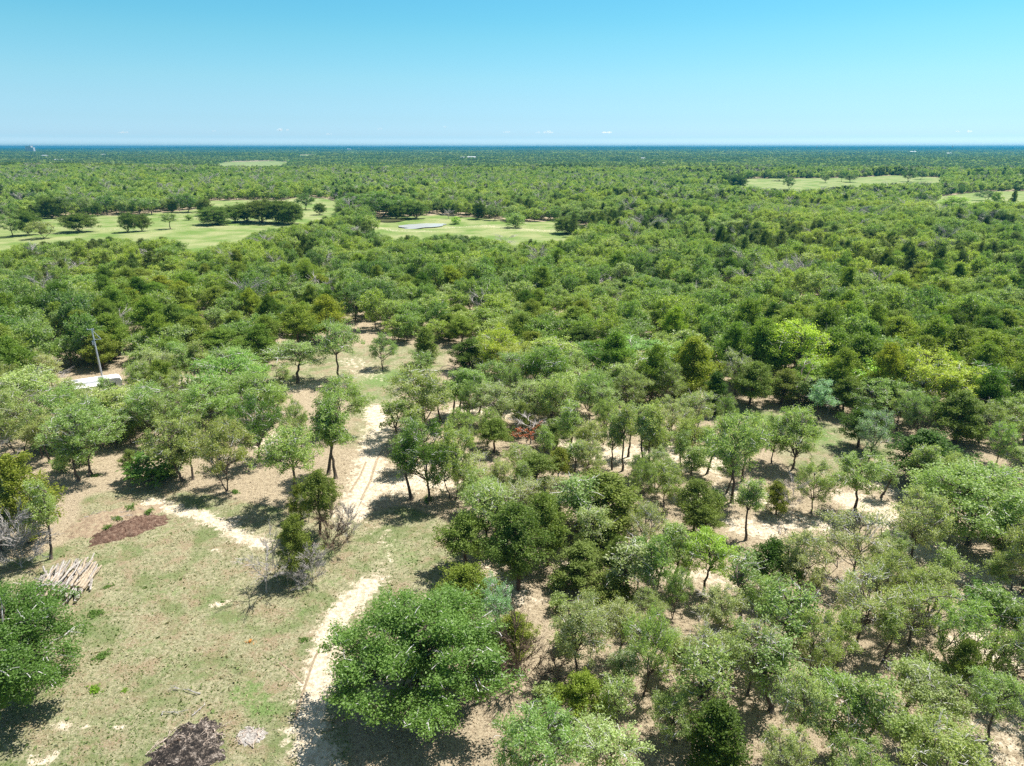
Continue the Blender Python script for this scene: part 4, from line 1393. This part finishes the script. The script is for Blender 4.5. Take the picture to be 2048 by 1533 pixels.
# ------------------------------------------------------------------ travel trailer
def trailer():
    x0, y0, z0 = P(188, 794)
    e = bpy.data.objects.new('travel_trailer', None); COL.objects.link(e)
    e.location = (x0, y0, z0); e.rotation_euler = (0, 0, math.radians(32))
    tag(e, 'long white travel trailer half hidden under oaks at the left', 'trailer')
    Wh = plain('trailer_white', (.72, .73, .76), .35, 0, .05, 2); Gl = plain('dark_glass', (.02, .022, .028), .08); Ty = plain('tyre_rubber', (.02, .02, .02), .8); Rf = plain('trailer_roof_white', (.80, .80, .80), .5, 0, .05, 3)
    Gr = plain('grey_trim', (.28, .29, .31), .5)
    prof = [(-4.3, .55), (4.1, .55), (4.45, 1.3), (4.5, 2.4), (4.2, 3.0), (-3.9, 3.05), (-4.3, 2.7)]
    n = len(prof); v = [(a, -1.22, b) for a, b in prof] + [(a, 1.22, b) for a, b in prof]
    me_ = bpy.data.meshes.new('body'); me_.from_pydata(v, [], [tuple(range(n))[::1], tuple(range(2 * n - 1, n - 1, -1))] + [(i, i + n, (i + 1) % n + n, (i + 1) % n) for i in range(n)])
    me_.materials.append(Wh); me_.update(); b = link('body', me_, e)
    mb = MB(); mb.box((0, 0, 3.06), (7.9, 2.36, .07)); link('roof', mb.mesh('roof', Rf), e)
    for xx in (-2.2, 1.5):
        mb = MB(); mb.box((xx, 0, 3.20), (.9, .8, .22), taper=.8); link('air_conditioner', mb.mesh('air_conditioner', Gr), e)
    for xx, w in ((-3.0, 1.1), (-1.0, 1.3), (2.9, 1.2)):
        for sd_ in (-1, 1):
            mb = MB(); mb.box((xx, sd_ * 1.23, 1.95), (w, .03, .7)); link('window', mb.mesh('window', Gl), e)
    mb = MB(); mb.box((.9, -1.235, 1.6), (.75, .03, 1.85)); dr = link('door', mb.mesh('door', Gr), e)
    mb = MB(); mb.box((1.18, -1.265, 1.55), (.05, .03, .16)); link('handle', mb.mesh('handle', Gl), dr)
    mb = MB(); mb.box((-4.32, 0, 1.75), (.03, 1.5, .9)); link('window', mb.mesh('window', Gl), e)
    for sd_ in (-1, 1):
        for xx in (-.75, .05):
            mb = MB(); mb.tube([(xx, sd_ * 1.18, .35), (xx, sd_ * .95, .35)], [.34, .34], 12, cap=False)
            a_ = np.arange(12) * math.pi / 6
            for yy in (1.18, .95):
                mb.add([(xx + math.cos(q) * .34, sd_ * yy, .35 + math.sin(q) * .34) for q in a_], [[0, 1, 2, 3], [0, 3, 4, 5], [0, 5, 6, 7], [0, 7, 8, 9], [0, 9, 10, 11]])
            link('wheel', mb.mesh('wheel', Ty), e)
    mb = MB(); mb.tube([(4.3, .5, .5), (5.5, 0, .5)], .05, 4); mb.tube([(4.3, -.5, .5), (5.5, 0, .5)], .05, 4); mb.tube([(5.3, 0, .0), (5.3, 0, .75)], .04, 6)
    link('hitch', mb.mesh('hitch', Gr), e)
    for sd_ in (-1,):
        mb = MB(); mb.box((-1, -2.3, 2.72), (4.6, 2.0, .04)); link('awning', mb.mesh('awning', Rf), e)
        for xx in (-3.2, 1.2):
            mb = MB(); mb.tube([(xx, -3.25, 2.7), (xx, -1.25, .9)], .025, 4); link('awning_arm', mb.mesh('awning_arm', Gr), e)
trailer()

# ------------------------------------------------------------------ power pole
def pole():
    x0, y0, z0 = P(205, 757)
    e = bpy.data.objects.new('power_pole', None); COL.objects.link(e); e.location = (x0, y0, z0)
    tag(e, 'pale blue-grey metal power pole with crossarm rising from the wood', 'power pole')
    M = plain('galvanised_steel', (.50, .56, .66), .4, .3, .08); D = plain('insulator_grey', (.35, .36, .38), .4)
    H = 9.3
    e.rotation_euler = (0, math.radians(-1.5), 0)
    mb = MB(); mb.tube([(0, 0, -.3), (0, 0, 3), (0, 0, 6.5), (0, 0, H)], [.17, .16, .13, .10], 10, cap=False); mb.tube([(0, 0, H - .02), (0, 0, H)], [.10, .02], 6); link('pole', mb.mesh('pole', M, True), e)
    mb = MB(); mb.box((-.25, 0, H - .18), (1.3, .10, .10)); link('crossarm', mb.mesh('crossarm', M), e)
    mb = MB(); mb.box((.55, 0, H - 2.0), (1.5, .09, .09)); link('crossarm', mb.mesh('crossarm', M), e)
    mb = MB(); mb.tube([(.05, 0, H - .25), (1.3, 0, H - 1.95)], .035, 5); link('brace', mb.mesh('brace', M), e)
    for xx, zz in ((-.8, H - .05), (.3, H - .05), (1.2, H - 1.87)):
        mb = MB(); mb.tube([(xx, 0, zz - .08), (xx, 0, zz), (xx, 0, zz + .16)], [.05, .09, .03], 8, cap=False); link('insulator', mb.mesh('insulator', D), e)
    mb = MB(); mb.tube([(-.28, 0, H - 3.0), (-.28, 0, H - 2.3)], [.2, .2], 10, cap=False)
    mb.tube([(-.28, 0, H - 2.31), (-.28, 0, H - 2.2)], [.2, .02], 8, cap=False); link('transformer', mb.mesh('transformer', M, True), e)
pole()
def wire():
    x0, y0, z0 = P(205, 757); mb = MB()
    p0 = np.array([x0 + 1.1, y0, z0 + 7.4]); p1 = np.array([x0 + 20, y0 - 14, 4.5])
    t = np.linspace(0, 1, 14)[:, None]; p = p0 + (p1 - p0) * t; p[:, 2] -= (4 * t[:, 0] * (1 - t[:, 0])) * .8
    mb.tube(p, .012, 3, cap=False)
    tag(link('service_wire', mb.mesh('service_wire', plain('wire_black', (.03, .03, .03), .5))), 'thin dark wire running down from the power pole to the right', 'wire')
wire()

# ------------------------------------------------------------------ tyre ruts in the sandy track
RUT = speckmat('rutted_sand', [(.24, .185, .12), (.38, .30, .20), (.55, .45, .33)], 4)
def rut(pts, w, label):
    g = gpts(pts); q = []
    for (x1, y1), (x2, y2) in zip(g[:-1], g[1:]):
        for t in np.linspace(0, 1, 8)[:-1]: q.append((x1 + (x2 - x1) * t, y1 + (y2 - y1) * t))
    q = np.array(q); T = np.gradient(q, axis=0); T /= np.linalg.norm(T, axis=1)[:, None]; N = np.stack([-T[:, 1], T[:, 0]], 1)
    rg = np.random.default_rng(int(g[0][0] * 10) % 97 + 3)
    rows = []
    for f, dz in ((-1, .012), (-.55, .05), (0, .018), (.55, .05), (1, .012)):
        pq = q + N * w * f * rg.uniform(.8, 1.2, (len(q), 1)); rows.append(np.column_stack([pq, height(pq[:, 0], pq[:, 1]) + dz]))
    V = np.concatenate(rows); n = len(q); F = []
    for k in range(4):
        for i in range(n - 1): F.append([k * n + i, k * n + i + 1, (k + 1) * n + i + 1, (k + 1) * n + i])
    tag(link('tyre_rut', npmesh('tyre_rut', V, [np.array(F)], [RUT], smooth=True)), label, 'tyre rut', kind='structure')
rut([(590, 1440), (601, 1400), (613, 1365), (628, 1320), (645, 1285)], .10, 'straight tyre rut along the left side of the sandy track')
rut([(560, 1325), (585, 1345), (610, 1372)], .09, 'short tyre rut joining the sandy track from the left')
rut([(722, 1000), (742, 960), (752, 925), (768, 895)], .16, 'tyre rut curving through the track bend')
rut([(700, 985), (722, 950), (734, 920)], .16, 'left tyre rut of the track bend')

# ------------------------------------------------------------------ far things
def far_pt(px, d):
    """a point on the ground in the direction of photo column px, d metres off"""
    x_ = (px - 1024) / FPX * d * 1.0 * (CP) ; x_ = (px - 1024) / FPX * (d * CP + CAMH * SP); return x_, d, float(height(x_, d))
WB = plain('white_siding', (.78, .78, .76), .6, 0, .05, .5); RB = plain('metal_roof', (.62, .64, .66), .4, .2, .05, .5)
def barn(px, d, w, label, h=6, up=5):
    x_, y_, z_ = far_pt(px, d)
    e = bpy.data.objects.new('barn', None); COL.objects.link(e); e.location = (x_, y_, z_); tag(e, label, 'barn', 'far white buildings')
    mb = MB(); mb.box((0, 0, (h + up) / 2), (w, w * .5, h + up)); link('wall', mb.mesh('wall', WB), e)
    hh = h + up
    v = [(-w / 2 - .5, -w * .27, hh), (w / 2 + .5, -w * .27, hh), (w / 2 + .5, 0, hh + w * .1), (-w / 2 - .5, 0, hh + w * .1), (-w / 2 - .5, w * .27, hh), (w / 2 + .5, w * .27, hh)]
    link('roof', npmesh('roof', v, [[[0, 1, 2, 3], [3, 2, 5, 4]]], [RB]), e)
barn(90, 3300, 22, 'tiny white building alone near the left horizon')
barn(108, 2500, 18, 'tiny white building left of the pair near the left horizon', up=3)
barn(118, 2560, 26, 'tiny bright white building, middle one near the left horizon', up=3)
barn(124, 2490, 20, 'tiny white building right of the pair near the left horizon', up=3)
barn(207, 3600, 20, 'tiny white building right of the left horizon group')
barn(698, 7800, 40, 'white speck of a building just below the centre-left horizon', 8, 10)
barn(943, 3100, 34, 'long low white building near the centre horizon', up=4)
barn(925, 3050, 18, 'smaller white building left of the long low one', up=4)
barn(1286, 2900, 16, 'tiny white building right of centre below the horizon', up=6)
barn(1825, 5200, 40, 'long white building near the right horizon', 6, 6)
barn(1898, 4300, 30, 'long low white building furthest right near the horizon', 6, 4)
barn(1325, 2150, 14, 'tiny white building beside a far pale field right of centre', up=3)
STM = plain('pale_concrete', (.55, .57, .60), .7, 0, .05, .1)
def stacks():
    x_, y_, z_ = far_pt(60, 5200)
    e = bpy.data.objects.new('power_station', None); COL.objects.link(e); e.location = (x_, y_, z_); tag(e, 'faint power station with tall chimneys on the far left horizon', 'power station')
    for dx, h in ((-24, 48), (-6, 45), (8, 54), (28, 52)):
        mb = MB(); mb.tube([(dx, 0, -20), (dx, 0, h * .7), (dx, 0, h)], [3, 2, 1.8], 10); link('chimney', mb.mesh('chimney', STM, True), e)
    mb = MB(); mb.box((0, 0, 15), (40, 20, 60)); mb.box((28, 0, 10), (14, 20, 50)); link('boiler_house', mb.mesh('boiler_house', STM), e)
stacks()
def wtower(px, d, h, label):
    x_, y_, z_ = far_pt(px, d)
    e = bpy.data.objects.new('water_tower', None); COL.objects.link(e); e.location = (x_, y_, z_); tag(e, label, 'water tower')
    mb = MB(); mb.tube([(0, 0, -10), (0, 0, h * .8)], [1.5, 1], 8); link('stem', mb.mesh('stem', STM), e)
    mb = MB(); mb.tube([(0, 0, h * .78), (0, 0, h * .83), (0, 0, h * .92), (0, 0, h)], [1, 4, 4, .5], 12); link('tank', mb.mesh('tank', STM, True), e)
wtower(1632, 5200, 48, 'faint water tower on the horizon right of centre')
wtower(1903, 5200, 52, 'faint water tower on the horizon near the right edge')

# ------------------------------------------------------------------ clouds, far beyond the haze
CM = bpy.data.materials.new('cloud_vapour'); CM.use_nodes = True
cnt = CM.node_tree; cnt.nodes.clear()
co_ = cnt.nodes.new('ShaderNodeOutputMaterial'); cv = cnt.nodes.new('ShaderNodeVolumePrincipled')
cv.inputs['Color'].default_value = (1, 1, 1, 1); cv.inputs['Density'].default_value = .006; cv.inputs['Anisotropy'].default_value = .3
cnt.links.new(cv.outputs[0], co_.inputs['Volume'])
import bmesh
def cloud(px, py, w, h, label, seed):
    rg = np.random.default_rng(seed); d = 30000.0
    dx, dy = (px - 1024) / FPX, (py - 766.5) / FPX
    t = d / (CP - dy * SP); c = (dx * t, d, CAMH - t * (SP + dy * CP))
    Wm = w / FPX * t; Hm = h / FPX * t
    bm = bmesh.new()
    for i in range(9):
        u = rg.uniform(-.5, .5); r = Hm * rg.uniform(.25, .55) * (1 - abs(u))
        bmesh.ops.create_icosphere(bm, subdivisions=2, radius=1, matrix=Matrix.Translation((u * Wm, rg.uniform(-.3, .3) * Wm, r * .5)) @ Matrix.Diagonal((Wm * .14, Wm * .14, r * 1.3, 1)))
    me_ = bpy.data.meshes.new('cloud'); bm.to_mesh(me_); bm.free(); me_.materials.append(CM)
    for p in me_.polygons: p.use_smooth = True
    tag(link('cloud', me_, loc=c), label, 'cloud', 'small clouds above the horizon')
for i, (a, b, w, h, lb) in enumerate([(566, 261, 20, 6, 'brightest small white cloud left of centre above the horizon'), (658, 269, 10, 4, 'small cloud between the brightest one and the picture centre'), (760, 259, 8, 5, 'tiny round cloud just left of centre'),
      (1096, 266, 18, 6, 'elongated small cloud just right of centre above the horizon'), (1076, 266, 8, 4, 'tiny cloud left of the elongated cloud right of centre'), (1013, 265, 12, 4, 'faint cloud near the picture centre above the horizon'),
      (247, 266, 16, 4, 'faint flat cloud in the left part above the horizon'), (428, 263, 8, 4, 'tiny cloud in the left part above the horizon'), (1938, 264, 14, 4, 'faint cloud near the right edge above the horizon'),
      (1916, 264, 8, 4, 'tiny faint cloud beside the one near the right edge'), (1215, 266, 24, 4, 'faint wide cloud in the right part above the horizon'), (890, 255, 8, 4, 'tiny high cloud left of centre')]):
    cloud(a, b, w, h, lb, 70 + i)

# ------------------------------------------------------------------ haze
if HAZE:
    mb = MB(); mb.box((0, 7800, 18), (34000, 17400, 78))
    hm = bpy.data.materials.new('haze'); hm.use_nodes = True
    hn = hm.node_tree; hn.nodes.clear()
    out = hn.nodes.new('ShaderNodeOutputMaterial'); pv = hn.nodes.new('ShaderNodeVolumePrincipled')
    pv.inputs['Color'].default_value = (.01, .24, .46, 1); pv.inputs['Density'].default_value = .00012
    pv.inputs['Anisotropy'].default_value = .2
    hn.links.new(pv.outputs[0], out.inputs['Volume'])
    tag(link('haze', mb.mesh('haze', hm)), 'pale blue summer haze over the far woodland', 'haze', kind='stuff')
